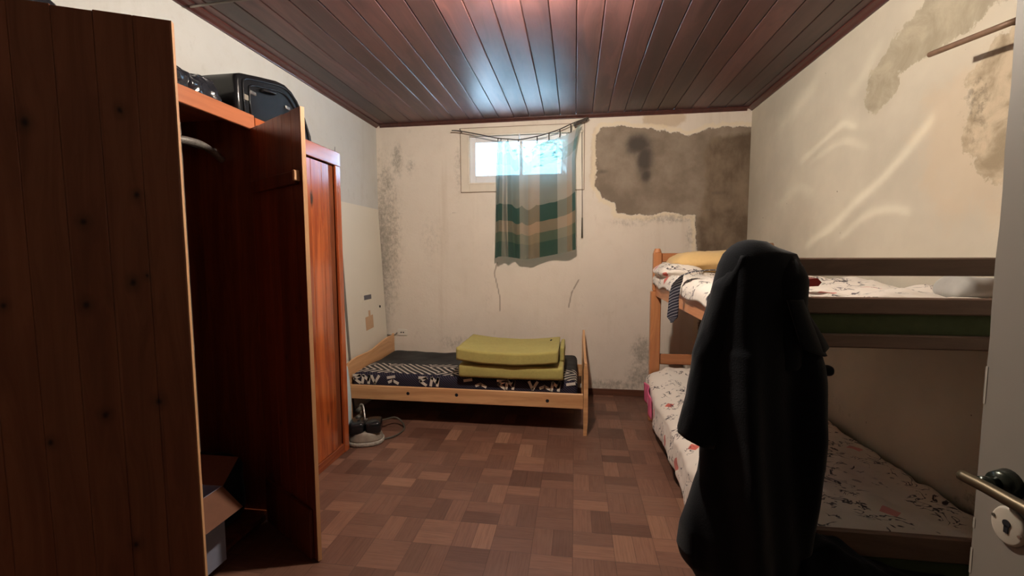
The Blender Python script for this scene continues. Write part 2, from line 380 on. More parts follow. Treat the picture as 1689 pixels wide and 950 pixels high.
def lin(name, base, red=True):
    """white bedsheet with scribbled black drawings and red diamonds"""
    a = N(name); co = a.co(); p = a.xyz(co)
    q = a.comb(a.ma('ADD', p[0], a.ma('MULTIPLY', p[2], .7)), a.ma('ADD', p[1], a.ma('MULTIPLY', p[2], .35)), 0.0)
    vo = a.n('ShaderNodeTexVoronoi', {'Vector': q, 'Scale': 5.0, 'Randomness': .9}, distance='MANHATTAN', voronoi_dimensions='2D').outputs
    cid = a.xyz(vo['Color'])[0]
    dia = a.ma('MULTIPLY', a.ma('LESS_THAN', vo['Distance'], .20), a.ma('GREATER_THAN', cid, .66))
    rc = a.mix(a.ma('GREATER_THAN', cid, .8), (.60, .14, .11), (.68, .28, .27))
    sc = a.noise(q, 12, 2, .5, 1.6)
    ln = a.ma('SUBTRACT', 1.0, a.ss(a.ma('ABSOLUTE', a.ma('SUBTRACT', sc, .5)), .012, .040))
    area_ = a.ss(a.noise(q, 6.5, 2, .5), .50, .55)
    fill = a.ma('MULTIPLY', a.ss(a.noise(q, 17, 2, .5), .64, .67), .75)
    col = a.mix(a.ma('MULTIPLY', a.ss(a.noise(q, 3, 3, .5), .3, .7), .3), base, tuple(k*.86 for k in base))
    col = a.mix(a.ma('MULTIPLY', fill, a.ss(a.noise(q, 4.1, 2), .5, .55)), col, (.22, .21, .20))
    if red: col = a.mix(dia, col, rc)
    col = a.mix(a.ma('MULTIPLY', a.ma('MULTIPLY', ln, area_), .97), col, (.045, .04, .05))
    a.set(col=col, rough=.9, spec=.1, sheen=.2, normal=a.bump(a.noise(co, 300, 2), .1, .001))
    return a.m
M['sheet'] = lin('printed_white_sheet', (.76, .70, .63))
M['sheet_pink'] = plain('pink_sheet', (.75, .16, .30), .9, spec=.1)
def cloth(name, col, var=.12, sc=60, rough=.92, sheen=.2, bump=.2):
    a = N(name); n1 = a.noise(a.co(), sc, 3); n0 = a.noise(a.co(), 4, 3)
    f = a.ma('ADD', a.ma('MULTIPLY', n1, var), a.ma('MULTIPLY_ADD', n0, var, 1-var))
    a.set(col=a.mix(1.0, col, a.comb(f, f, f), 'MULTIPLY'), rough=rough, spec=.1, sheen=sheen, normal=a.bump(n1, bump, .002)); return a.m
M['coat'] = cloth('black_wool', (.007, .0085, .0115), .25, 220, .95, .10, .5)
M['coat_fur'] = cloth('black_plush', (.005, .0055, .007), .5, 90, .9, .03, .9)
M['pillow'] = cloth('yellow_pillowcase', (.66, .45, .20)); M['bundle'] = cloth('grey_white_cloth', (.36, .355, .33))
M['foam_green'] = cloth('green_foam', (.40, .345, .115), .25, 45, .95, .1, .5)
M['foam_dark'] = cloth('green_mattress_ticking', (.10, .125, .065), .3, 45)
M['red_cloth'] = cloth('dark_red_cloth', (.15, .015, .012)); M['white_plastic'] = plain('white_plastic', (.72, .69, .62), .4, var=.05)
M['blue_plastic'] = plain('pale_blue_plastic', (.47, .56, .58), .35, var=.06)
M['black_plastic'] = plain('black_gloss_plastic', (.010, .011, .013), .22, var=.3, sc=12)
M['black_bag'] = plain('crinkled_black_film', (.018, .020, .026), .20, var=.3, sc=12, spec=.7, bump=.4)
M['suit_trim'] = plain('grey_scuffed_trim', (.30, .27, .22), .4, .3)
M['paint_door'] = plain('grey_white_door_paint', (.25, .23, .20), .5, var=.06, sc=6, bump=.1)
M['door_chip'] = plain('chipped_pale_paint', (.36, .33, .28), .7)
M['brass'] = plain('aged_brass', (.095, .075, .045), .42, .7, var=.25); M['green_metal'] = plain('dark_green_patina', (.03, .037, .028), .25, .6, var=.3)
M['escut'] = plain('cream_enamel_plate', (.50, .46, .38), .35, var=.1)
M['hole'] = plain('keyhole_dark', (.004, .004, .008), .8)
M['win_paint'] = plain('old_window_paint', (.70, .63, .53), .55, var=.08, sc=10, bump=.1)
M['win_white'] = plain('white_sash_paint', (.74, .73, .74), .45, var=.05)
M['panel'] = plain('white_laminate', (.70, .66, .57), .4, var=.03, sc=3)
M['panel_edge'] = plain('grey_laminate_edge', (.16, .15, .13), .5)
M['paper'] = plain('yellowed_paper', (.72, .68, .58), .8); M['tan_paper'] = plain('tan_tape', (.55, .36, .22), .7); M['ink'] = plain('grey_print', (.12, .12, .14), .8)
M['string'] = plain('dark_string', (.05, .04, .035), .8); M['wire'] = plain('grey_wire', (.16, .14, .12), .6)
M['chrome'] = plain('worn_steel', (.45, .43, .40), .32, .9, var=.2); M['cord'] = plain('grey_rubber_cord', (.075, .065, .05), .5)
M['cap'] = plain('polisher_skirt', (.34, .30, .25), .38, .35, var=.35, sc=25)
M['cap_rim'] = plain('speckled_worn_rim', (.40, .37, .32), .6, var=.95, sc=70)
M['rust'] = plain('brown_painted_rod', (.20, .12, .075), .5, .2, var=.3)
M['carton'] = plain('brown_cardboard', (.17, .072, .040), .85); M['carton_white'] = plain('pale_printed_carton', (.25, .265, .35), .8, var=.06)
M['grey_mesh'] = plain('grey_woven_strap', (.17, .155, .14), .4, .3, var=.9, sc=140)
M['leaf'] = plain('leaf_green', (.05, .12, .03), .6, var=.4); M['bark'] = plain('bark_brown', (.06, .04, .03), .8)
M['ground'] = plain('pale_yard_paving', (.62, .62, .60), .9)
M['front'] = plain('dark_front_wall', (.10, .085, .07), .8)

def curtain_mat():
    a = N('plaid_curtain_cloth'); uv = a.n('ShaderNodeUVMap').outputs[0]; p = a.xyz(uv)
    G, T, O, Bn = (.018, .048, .022), (.52, .43, .34), (.17, .16, .075), (.56, .33, .19)
    # colour bands across (u) and down (v), v = 1 at the top
    cu = a.ramp(p[0], [(0, G), (.14, T), (.24, G), (.40, T), (.50, Bn), (.62, G), (.78, T), (.88, Bn), (.95, G)], 'CONSTANT')
    cv = a.ramp(p[1], [(0, G), (.13, O), (.215, Bn), (.315, G), (.46, T), (.63, T), (.80, O), (.90, T)], 'CONSTANT')
    col = a.mix(.5, cu, cv)
    wv = a.noise(a.co(), 500, 2)
    col = a.mix(a.ma('MULTIPLY', wv, .25), col, (.02, .02, .015))
    a.set(col=col, rough=.9, spec=.1)
    tr = a.n('ShaderNodeBsdfTranslucent', {0: a.mix(.45, col, (.35, .50, .50))}).outputs[0]
    m1 = a.n('ShaderNodeMixShader', {0: .30, 1: a.b.outputs[0], 2: tr}).outputs[0]
    tp = a.n('ShaderNodeBsdfTransparent', {0: (.55, .90, 1.0, 1)}).outputs[0]
    m2 = a.n('ShaderNodeMixShader', {0: .20, 1: m1, 2: tp}).outputs[0]
    a.t.links.new(m2, a.out.inputs[0]); return a.m
M['curtain'] = curtain_mat()
def glass_mat():
    a = N('window_glass')
    tp = a.n('ShaderNodeBsdfTransparent', {0: (.93, .96, .97, 1)}).outputs[0]; gl = a.n('ShaderNodeBsdfGlossy', {0: (1, 1, 1, 1), 1: .02}).outputs[0]
    m = a.n('ShaderNodeMixShader', {0: .06, 1: tp, 2: gl}).outputs[0]; a.t.links.new(m, a.out.inputs[0]); return a.m
M['glass'] = glass_mat()
def lampglass():
    a = N('opal_lamp_glass'); a.set(col=(.9, .85, .75), rough=.4); a.b.inputs['Emission Color'].default_value = (1, .82, .6, 1); a.b.inputs['Emission Strength'].default_value = 9; return a.m
M['lampglass'] = lampglass()
def tie_mat():
    a = N('striped_silk'); uv = a.xyz(a.n('ShaderNodeUVMap').outputs[0])
    t = a.ma('FRACT', a.ma('MULTIPLY', a.ma('ADD', a.ma('MULTIPLY', uv[1], 34.0), a.ma('MULTIPLY', uv[0], 1.6)), 1.0))
    s = a.ma('LESS_THAN', t, .22); s2 = a.ma('MULTIPLY', a.ma('GREATER_THAN', t, .4), a.ma('LESS_THAN', t, .5))
    col = a.mix(s, (.008, .009, .022), (.33, .34, .36)); col = a.mix(s2, col, (.09, .09, .12))
    a.set(col=col, rough=.45, spec=.4); return a.m
M['tie'] = tie_mat()
def spread_mat():
    """dark printed bed cover: plain charcoal to the rear, a maze of white lines in the middle, navy side"""
    a = N('printed_dark_bedcover'); co = a.co(); p = a.xyz(co)
    s = .13; X = a.ma('DIVIDE', p[0], s); Y = a.ma('DIVIDE', p[1], s)
    hh = a.hash(a.comb(a.ma('FLOOR', X), a.ma('FLOOR', Y), 2.0))
    fx, fy = a.ma('FRACT', X), a.ma('FRACT', Y)
    d1 = a.ma('ADD', fx, fy); d2 = a.ma('SUBTRACT', fx, fy)
    k = a.ma('LESS_THAN', hh, .5)
    c = a.ma('ADD', a.ma('MULTIPLY', d1, k), a.ma('MULTIPLY', d2, a.ma('SUBTRACT', 1.0, k)))
    ln = a.ma('LESS_THAN', a.ma('FRACT', a.ma('MULTIPLY', a.ma('ADD', c, 2.0), 2.0)), .38)
    band = a.ma('MULTIPLY', a.ma('MULTIPLY', a.ma('GREATER_THAN', p[1], .06), a.ma('LESS_THAN', p[1], .36)), a.ma('GREATER_THAN', p[2], .40))
    side = a.ma('LESS_THAN', p[1], .065)
    # woven lines on the navy side
    sl = a.ma('LESS_THAN', a.ma('FRACT', a.ma('MULTIPLY', a.ma('ADD', p[0], a.ma('MULTIPLY', p[2], 1.2)), 45.0)), .25)
    base = a.mix(a.ss(a.noise(co, 3, 3), .3, .7), (.030, .030, .031), (.050, .050, .050))
    base = a.mix(side, base, (.016, .014, .026))
    base = a.mix(a.ma('MULTIPLY', a.ma('MULTIPLY', side, sl), .5), base, (.10, .09, .12))
    col = a.mix(a.ma('MULTIPLY', a.ma('MULTIPLY', band, ln), .95), base, (.52, .46, .40))
    a.set(col=col, rough=.85, spec=.15, normal=a.bump(a.noise(co, 12, 3), .2, .01)); return a.m
M['spread'] = spread_mat()
M['print_white'] = plain('white_cover_print', (.62, .57, .50), .85)

# ------------------------------------------------------------------ SETTING
def struct(name, bm, m, smooth=False):
    o = obj(name, bm, m, smooth=smooth); o['kind'] = 'structure'; return o
struct('floor', box(B(), (XL-.1, YF-2.0, -.06), (XR+.1, D+.12, 0)), M['floor'])

def wall_grid(name, axis, val, a0, a1, z0, z1, step, hole, mat, attrs, flip):
    us = list(np.arange(a0, a1, step))+[a1]; zs = list(np.arange(z0, z1, step))+[z1]
    if hole:
        for v in hole[:2]: us[int(np.argmin(abs(np.array(us)-v)))] = v
        for v in hole[2:]: zs[int(np.argmin(abs(np.array(zs)-v)))] = v
    U, Z = np.meshgrid(us, zs, indexing='ij'); nu, nz_ = U.shape
    P = np.stack([U.ravel(), Z.ravel()], 1)
    A = attrs(P)
    depth = A.pop('_depth', np.zeros(len(P)))
    sg = 1 if val > 0 else -1
    if axis == 'y': V = np.stack([P[:, 0], np.full(len(P), val)+depth, P[:, 1]], 1)
    else: V = np.stack([np.full(len(P), val)+depth*sg, P[:, 0], P[:, 1]], 1)
    F = []
    for i in range(nu-1):
        for j in range(nz_-1):
            if hole and us[i] >= hole[0]-1e-6 and us[i+1] <= hole[1]+1e-6 and zs[j] >= hole[2]-1e-6 and zs[j+1] <= hole[3]+1e-6: continue
            q = (i*nz_+j, (i+1)*nz_+j, (i+1)*nz_+j+1, i*nz_+j+1)
            F.append(q if not flip else q[::-1])
    me = bpy.data.meshes.new(name); me.from_pydata(V.tolist(), [], F); me.update()
    for k, v in A.items():
        at = me.attributes.new(k, 'FLOAT', 'POINT'); at.data.foreach_set('value', v.astype(np.float32))
    me.polygons.foreach_set('use_smooth', [True]*len(me.polygons))
    me.materials.append(mat); o = bpy.data.objects.new(name, me); COL.objects.link(o); o['kind'] = 'structure'
    return o
WX0, WX1, WZ0, WZ1 = -1.085, -0.025, 2.165, 2.645      # window opening
def polyline_d(P, L):
    L = np.array(L); d = np.full(len(P), 1e9)
    for a, b in zip(L, L[1:]):
        e = b-a; w = P-a; t = np.clip((w@e)/(e@e), 0, 1); d = np.minimum(d, np.hypot(*(w-np.outer(t, e)).T))
    return d
def back_attrs(P):
    pl = sdf(P, [(0.194, 2.60), (0.235, 2.676), (0.379, 2.693), (0.581, 2.656), (0.723, 2.644), (0.864, 2.615), (1.06, 2.562), (1.196, 2.607), (1.359, 2.633), (1.70, 2.628), (1.70, .35), (1.216, 0.35), (1.175, 1.43), (1.158, 1.635), (1.148, 1.804), (0.882, 1.843), (0.654, 1.817), (0.404, 1.833), (0.385, 1.94), (0.255, 2.002), (0.189, 2.104), (0.204, 2.328)])
    dk = sdf(P, [(1.254, 2.52), (1.70, 2.595), (1.70, .3), (1.216, .3), (1.171, 1.78), (1.24, 2.067), (1.204, 2.353)])
    tn = np.maximum(sdf(P, [(0.635, 2.796), (1.027, 2.777), (1.04, 2.698), (0.919, 2.647), (0.637, 2.687)]), sdf(P, [(0.164, 2.679), (0.205, 2.677), (0.206, 2.092), (0.172, 2.004), (0.146, 2.212), (0.149, 2.505)]))
    stn = blobs(P, [(.60, 2.50, .14, .12, 1), (.66, 2.36, .09, .17, 1), (.68, 2.20, .06, .08, .9), (.26, 2.25, .07, .03, .6), (1.36, 2.02, .1, .03, .4)])
    md = blobs(P, [(-2.03, 1.6, .20, .85, .95), (-1.98, 2.2, .09, .2, .85), (-1.86, 2.42, .07, .18, .9), (-1.72, 2.36, .08, .14, .5), (.68, .45, .12, .16, 1), (.66, .2, .14, .16, .85), (.4, .1, .5, .07, .75), (-1.2, 2.3, .05, .4, .5),
                   (-1.25, .5, .3, .1, .5), (.55, 1.75, .3, .06, .5), (-1.5, 1.6, .2, .35, .35), (.9, 1.78, .3, .05, .7), (1.1, 1.6, .05, .15, .6), (-.9, 1.0, .06, .4, .3)])
    cr = np.exp(-(polyline_d(P, [(-.80, 1.35), (-.83, 1.24), (-.80, 1.12), (-.77, .98), (-.77, .85)])/.009)**2)
    cr = np.maximum(cr, np.exp(-(polyline_d(P, [(.04, 1.18), (-.03, 1.05), (-.06, .9)])/.009)**2))
    cr = np.maximum(cr, .8*np.exp(-(polyline_d(P, [(-1.30, 1.86), (-1.27, 1.87), (-1.12, 1.865)])/.005)**2))
    dep = .006*np.clip(pl/.012, 0, 1)
    return dict(plaster=pl, dark=dk, tan=tn, stain=stn, mould=md, crack=cr, _depth=dep)
def right_attrs(P):
    ol = sdf(P, [(2.837, 2.366), (2.791, 2.264), (2.723, 2.236), (2.586, 2.247), (2.534, 2.289), (2.544, 2.346), (2.492, 2.354), (2.344, 2.354), (2.248, 2.384), (2.104, 2.383), (1.995, 2.403), (1.9, 2.45), (1.9, 2.6), (2.2, 2.7), (2.421, 2.64), (2.595, 2.582), (2.666, 2.493), (2.794, 2.466)])
    br = sdf(P, [(2.142, 2.194), (2.044, 2.293), (1.90, 2.30), (1.90, 1.72), (2.033, 1.738), (2.092, 1.787), (2.137, 1.816), (2.154, 1.938), (2.15, 2.024), (2.142, 2.096)])
    pe = sdf(P, [(2.389, 2.068), (2.265, 2.216), (2.149, 2.27), (1.9, 2.31), (1.9, 1.55), (2.204, 1.544), (2.451, 1.912)])
    z = np.zeros(len(P))
    md = blobs(P, [(2.1, 2.05, .08, .2, .55), (1.9, .35, .2, .3, .6), (1.7, .7, .15, .5, .6), (3.0, .5, .5, .1, .3)])
    return dict(plaster=np.maximum(ol, br), dark=br, tan=pe, stain=z, mould=md, crack=z, _depth=z)
def left_attrs(P):
    z = np.zeros(len(P)); return dict(mould=blobs(P, [(4.4, .4, .2, .3, .5)]))
wall_grid('wall_back', 'y', D, XL, XR, 0, H, .013, (WX0, WX1, WZ0, WZ1), M['wall'], back_attrs, False)
# right wall: same recipe, paler plaster patches
def right_mat():
    a = N('patched_right_wall'); co = a.co(); paint = (.58, .53, .43)
    n1 = a.noise(co, 1.3, 4, .6); n2 = a.noise(co, 9, 5, .65); n3 = a.noise(co, 45, 4, .6)
    col = a.mix(a.ss(n1, .3, .7), tuple(k*.80 for k in paint), paint)
    ed = a.ma('ADD', a.ma('MULTIPLY', a.ma('SUBTRACT', a.noise(co, 5, 6, .7), .5), .26), a.ma('MULTIPLY', a.ma('SUBTRACT', n3, .5), .04))
    col = a.mix(a.ma('MULTIPLY', a.ss(a.ma('ADD', a.attr('tan'), a.ma('MULTIPLY', ed, 2.5)), -.08, .14), .24), col, (.58, .40, .23))
    sd = a.ma('ADD', a.attr('plaster'), ed)
    pc = a.mix(a.ss(a.noise(co, 6, 5, .65, .8), .3, .7), (.30, .26, .185), (.44, .39, .29))
    dk = a.ss(a.ma('ADD', a.attr('dark'), ed), -.02, .02)
    pc = a.mix(dk, pc, a.mix(a.ss(a.noise(co, 7, 6, .62, .3), .35, .62), (.27, .215, .14), (.52, .43, .31)))
    col = a.mix(a.ma('MULTIPLY', a.ss(sd, -.006, .010), .9), col, pc)
    sp = a.noise(co, 26, 6, .75); md = a.attr('mould')
    col = a.mix(a.ma('MULTIPLY', a.ma('MULTIPLY', a.ss(a.ma('ADD', sp, a.ma('MULTIPLY', md, .4)), .62, .82), a.ss(md, .05, .5)), .6), col, (.14, .12, .09))
    dots = a.ss(a.noise(co, 38, 1, .5), .80, .83); col = a.mix(dots, col, (.12, .10, .08))
    a.set(col=col, rough=.8, spec=.22, normal=a.bump(a.ma('ADD', a.ma('MULTIPLY', n2, .6), a.ma('MULTIPLY', n1, .8)), .5, .008)); return a.m
M['wall_r2'] = right_mat()
wall_grid('wall_right', 'x', XR, YF, D+.03, 0, H, .02, None, M['wall_r2'], right_attrs, True)
wall_grid('wall_left', 'x', XL, YF, D+.03, 0, H, .04, None, M['wall_l'], left_attrs, False)
# front wall with the doorway the camera looks in from, and the hallway behind it
b = B(); DX0, DX1, DZ = -.02, .84, 2.10
box(b, (XL, YF-.12, 0), (DX0, YF, H)); box(b, (DX1, YF-.12, 0), (XR, YF, H)); box(b, (DX0, YF-.12, DZ), (DX1, YF, H))
struct('wall_front', b, M['front'])
b = B(); box(b, (XL, YF-2.0, 0), (XR, YF-1.9, H)); box(b, (XL-.1, YF-2.0, 0), (XL, YF-.12, H)); box(b, (XR, YF-2.0, 0), (XR+.1, YF-.12, H)); struct('wall_hallway', b, M['front'])
struct('ceiling_hallway', box(B(), (XL-.1, YF-2.0, H), (XR+.1, YF-.0, H+.05)), M['front'])

# ceiling: tongue and groove boards
b = B(); x = -14*.1525
while x < XR+.1:
    x0, x1 = max(x+.0018, XL-.02), min(x+.1525-.0018, XR+.02)
    if x1 > x0+.01: box(b, (x0, YF, H), (x1, D+.02, H+.02), .004)
    x += .1525
struct('ceiling', b, M['ceil'])
struct('ceiling_backing', box(B(), (XL-.05, YF, H+.0201), (XR+.05, D+.1, H+.05)), M['black_slit'])
def trim_prof(s=.045): return [(0, 0), (s, 0), (s, .010), (s*.55, .018), (s*.28, .028), (s*.22, .034), (0, .034)]
b = B(); prism(b, [(XL+u, H-v) for u, v in trim_prof()], 'y', YF, D); struct('trim_1', b, M['ceil_trim'])
b = B(); prism(b, [(XR-u, H-v) for u, v in trim_prof()], 'y', YF, D); struct('trim_2', b, M['ceil_trim'])
b = B(); prism(b, [(D-u, H-v) for u, v in trim_prof(.03)], 'x', XL+.046, XR-.046); struct('trim_3', b, M['ceil_trim'])
struct('baseboard_back', box(B(), (XL, D-.014, 0), (XR, D, .066), .004), M['skirt'])
struct('baseboard_right', box(B(), (XR-.014, YF, 0), (XR, D-.016, .066), .004), M['skirt'])

# window
win = thing('window_1', None, None, (-.555, D, WZ0), kind='structure')
b = B(); t = .075   # broad flat casing round the opening
box(b, (WX0-.085, D-.012, WZ0-.085), (WX0, D-.001, WZ1+.075), .003); box(b, (WX1, D-.012, WZ0-.085), (WX1+.105, D-.001, WZ1+.075), .003)
box(b, (WX0, D-.012, WZ1), (WX1, D-.001, WZ1+.075), .003); box(b, (WX0, D-.012, WZ0-.085), (WX1, D-.001, WZ0), .003)
obj('window_casing', b, M['win_paint'], win)
b = B(); g_ = .006
for (xa, xb, za, zb) in ((WX0-.085, WX1+.105, WZ0-.085, WZ1+.075),):
    box(b, (xa-g_, D-.004, za-g_), (xa, D-.0005, zb+g_)); box(b, (xb, D-.004, za-g_), (xb+g_, D-.0005, zb+g_)); box(b, (xa, D-.004, zb), (xb, D-.0005, zb+g_)); box(b, (xa, D-.004, za-g_), (xb, D-.0005, za))
obj('casing_gap', b, M['rust'], win)
b = B(); ya_ = D-.016
box(b, (WX0-.012, ya_, WZ0-.012), (WX0+.006, D-.0125, WZ1+.012), .002); box(b, (WX1-.006, ya_, WZ0-.012), (WX1+.012, D-.0125, WZ1+.012), .002); box(b, (WX0+.006, ya_, WZ1-.006), (WX1-.006, D-.0125, WZ1+.012), .002); box(b, (WX0+.006, ya_, WZ0-.012), (WX1-.006, D-.0125, WZ0+.006), .002)
obj('inner_bead', b, M['win_paint'], win)
b = B()
box(b, (WX0-.01, D, WZ0-.01), (WX0, D+.16, WZ1+.01)); box(b, (WX1, D, WZ0-.01), (WX1+.01, D+.16, WZ1+.01)); box(b, (WX0, D, WZ1), (WX1, D+.16, WZ1+.01)); box(b, (WX0, D, WZ0-.01), (WX1, D+.16, WZ0))
obj('window_reveal', b, M['win_paint'], win)
b = B(); y0, y1 = D+.03, D+.07; w_ = .065
box(b, (WX0, y0, WZ0), (WX0+w_, y1, WZ1), .006); box(b, (WX1-w_, y0, WZ0), (WX1, y1, WZ1), .006)
box(b, (WX0+w_, y0, WZ1-w_), (WX1-w_, y1, WZ1), .006); box(b, (WX0+w_, y0, WZ0), (WX1-w_, y1, WZ0+.085), .006); box(b, (-.565, y0, WZ0+.085), (-.535, y1, WZ1-w_), .004)
sash = obj('window_frame', b, M['win_white'], win)
obj('pane', box(B(), (WX0+w_, D+.048, WZ0+.085), (-.565, D+.052, WZ1-w_)), M['glass'], sash)
obj('pane', box(B(), (-.535, D+.048, WZ0+.085), (WX1-w_, D+.052, WZ1-w_)), M['glass'], sash)
b = B(); tube(b, [(-.56, D+.028, 2.60), (-.56, D+.01, 2.605), (-.565, D-.01, 2.62), (-.56, D-.015, 2.65)], .007, 8); obj('latch', b, M['win_white'], sash, True)

# what the window looks out on
struct('ground_outside', box(B(), (-12, D+.3, -.1), (12, D+16, 0)), M['ground'])
def tree(x, y, z0, n, spread, seed, label):
    rnd = random.Random(seed); t = thing('garden_tree', label, 'tree', (x, y, 0))
    b = B(); tube(b, [(x, y, 0), (x+.05, y, 1.2), (x-.03, y, 2.4), (x+.04, y, z0+.8)], lambda s: .09*(1-.75*s)+.01, 10)
    for k in range(7):
        a = rnd.uniform(0, 6.28); h = rnd.uniform(1.8, z0+.4); tube(b, [(x, y, h), (x+.3*math.cos(a), y+.3*math.sin(a), h+.25), (x+.7*math.cos(a), y+.6*math.sin(a), h+.45)], .014, 6)
    obj('trunk', b, M['bark'], t, True)
    b = B()
    for k in range(n):
        c = Vector((x+rnd.gauss(0, spread), y+rnd.gauss(0, spread*.7), z0+rnd.gauss(0, spread*.6))); s = rnd.uniform(.03, .07)
        e = Matrix.Rotation(rnd.uniform(0, 6.3), 3, 'Z') @ Matrix.Rotation(rnd.uniform(-1, 1), 3, 'X')
        vs = [b.verts.new(c+e @ Vector(q)) for q in ((-s, 0, 0), (0, -s*.4, .01), (s, 0, 0), (0, s*.4, .01))]; b.faces.new(vs)
    f = obj('foliage', b, M['leaf'], t); f['kind'] = 'stuff'
tree(-.15, D+2.4, 3.30, 900, .40, 3, 'leafy garden tree outside, seen blurred through the curtained window')

# ------------------------------------------------------------------ ceiling lamp (just above the frame)
t = thing('ceiling_lamp', 'round ceiling lamp with opal glass on the dark boards', 'lamp', (LAMP.x, LAMP.y, H))
b = B(); cyl(b, (LAMP.x, LAMP.y, H-.03), (LAMP.x, LAMP.y, H), .07, 32, .085); obj('lamp_base', b, M['white_plastic'], t, True)
b = B(); cyl(b, (LAMP.x, LAMP.y, H-.075), (LAMP.x, LAMP.y, H-.03), .02, 16); obj('socket', b, M['white_plastic'], t, True)
b = B(); bmesh.ops.create_uvsphere(b, u_segments=24, v_segments=14, radius=.03, matrix=Matrix.Translation((LAMP.x, LAMP.y, H-.105))); obj('bulb', b, M['lampglass'], t, True)

# cable run across the ceiling corner at the left
b = B(); tube(b, [(-2.04, 2.17, H-.040), (-1.975, 2.205, H-.014), (-1.83, 2.203, H-.010), (-1.55, 2.20, H-.008)], .006, 8)
meta(obj('ceiling_cable', b, M['wire'], smooth=True), 'thin pale cable running along the ceiling boards at upper left', 'cable')

# ------------------------------------------------------------------ WARDROBES
WF = -1.65
w1 = thing('open_wardrobe', 'tall brown pine wardrobe standing with both doors swung open', 'wardrobe', (-1.87, 1.45, 0))
y0, y1, zt = .80, 2.115, 2.165
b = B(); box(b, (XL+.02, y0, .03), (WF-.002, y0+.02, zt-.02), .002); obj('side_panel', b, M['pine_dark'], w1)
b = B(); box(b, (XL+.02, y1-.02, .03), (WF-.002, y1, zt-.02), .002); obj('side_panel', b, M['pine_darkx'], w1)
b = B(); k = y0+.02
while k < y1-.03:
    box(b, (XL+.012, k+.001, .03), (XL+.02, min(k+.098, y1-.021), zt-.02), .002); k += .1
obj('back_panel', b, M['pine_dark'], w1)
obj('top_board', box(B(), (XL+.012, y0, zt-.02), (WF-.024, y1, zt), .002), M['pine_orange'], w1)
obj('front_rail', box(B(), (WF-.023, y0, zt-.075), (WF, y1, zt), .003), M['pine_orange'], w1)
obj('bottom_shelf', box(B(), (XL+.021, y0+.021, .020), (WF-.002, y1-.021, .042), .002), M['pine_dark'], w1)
for fy_ in (y0+.03, y1-.09): obj('foot', box(B(), (WF-.06, fy_, 0), (WF-.01, fy_+.05, .0195), .002), M['pine_dark'], w1)
b = B(); cyl(b, (-1.87, y0+.021, 1.99), (-1.87, y1-.021, 1.99), .012, 12); obj('hanging_rail', b, M['chrome'], w1, True)
def plank_door(hx, hy, fx, fy, z0, z1, inner, name_parent):
    """door whose local x runs from hinge to free edge; built straight into the wardrobe's frame"""
    h, f = Vector((hx, hy, 0)), Vector((fx, fy, 0)); L = (f-h).length
    ang = math.atan2(fy-hy, fx-hx)
    R = Matrix.Translation(h-Vector(name_parent.location)) @ Matrix.Rotation(ang, 4, 'Z')
    def part(nm, bm, mat, par, label=None):
        o = obj(nm, bm, mat, None, local=True, label=label); o.parent = par; return o
    b = B(); n = max(1, round(L/.089)); pw = L/n; tdoor = .02
    cuts = [0]; rnd = random.Random(int(hy*100))
    for i in range(n): cuts.append((i+1)*pw)
    for i in range(n): box(b, (cuts[i]+.0003, -tdoor/2, z0+(0 if i % 2 else .002)), (cuts[i+1]-.0003 if i < n-1 else L-.0015, tdoor/2, z1-(.003 if i % 3 == 1 else 0)), .0014)
    d = part('door', b, M['pine_inner' if inner else 'pine_door'], name_parent); d.matrix_local = R
    e = part('door_edge', box(B(), (L-.0014, -tdoor/2+.001, z0), (L+.0015, tdoor/2-.001, z1)), M['pine_edge'], d, 'pale bare edge of the door')
    s = -1 if inner else 1
    for za, zb in ((z0+.004, z0+.245) if inner else (z0+.06, z0+.19), (z1-.33, z1-.27)):
        b = B(); box(b, (.02, min(s*tdoor/2, s*(tdoor/2+.018)), za), (L-.03, max(s*tdoor/2, s*(tdoor/2+.018)), zb), .003); part('batten', b, M['pine_darkx'], d)
    if inner:
        b = B(); box(b, (L-.032, s*(tdoor/2+.030), z1-.318), (L-.016, s*(tdoor/2+.001), z1-.272), .003); part('catch', b, M['pine_edge'], d, 'small pale wooden catch')
    for zz in (z0+.2, z1-.2):
        b = B(); cyl(b, (0, s*.004, zz-.03), (0, s*.004, zz+.03), .005, 10); part('hinge', b, M['chrome'], d)
    return d
plank_door(WF+.012, .838, -1.105, 1.113, .10, 2.088, False, w1)
plank_door(WF+.012, 2.078, -1.180, 1.806, .008, 2.088, True, w1)

w2 = thing('closed_wardrobe', 'glossy red-orange pine wardrobe with closed plank door', 'wardrobe', (-1.87, 2.53, 0))
ya, yb, zt2 = 2.120, 2.945, 2.158
obj('side_panel', box(B(), (XL+.015, yb-.02, 0), (WF-.022, yb, zt2-.02), .002), M['pine_red_frame'], w2)
obj('side_panel', box(B(), (XL+.015, ya, 0), (WF-.022, ya+.02, zt2-.02), .002), M['pine_red_frame'], w2)
obj('top_board', box(B(), (XL+.015, ya, zt2-.02), (WF-.022, yb, zt2), .002), M['pine_red_framey'], w2)
obj('front_rail', box(B(), (WF-.021, ya, zt2-.095), (WF, yb+.004, zt2), .003), M['pine_red_framey'], w2)
obj('frame_stile', box(B(), (WF-.021, yb-.055, 0), (WF-.001, yb+.002, zt2-.096), .003), M['pine_red_frame'], w2)
b = B(); yy = ya+.005; 
for wd in (.12, .12, .12, .12, .12, .085):
    box(b, (WF-.030, yy+.001, .07), (WF-.010, yy+wd-.001, zt2-.104), .003); yy += wd
obj('door', b, M['pine_red'], w2)
obj('door_stop', box(B(), (WF-.034, yy+.004, .05), (WF-.026, yb-.056, zt2-.097)), M['pine_darkx'], w2)
obj('plinth', box(B(), (WF-.026, ya, 0), (WF-.006, yb-.056, .066), .002), M['pine_red_framey'], w2)
for zz in (1.45, 2.10):
    pass
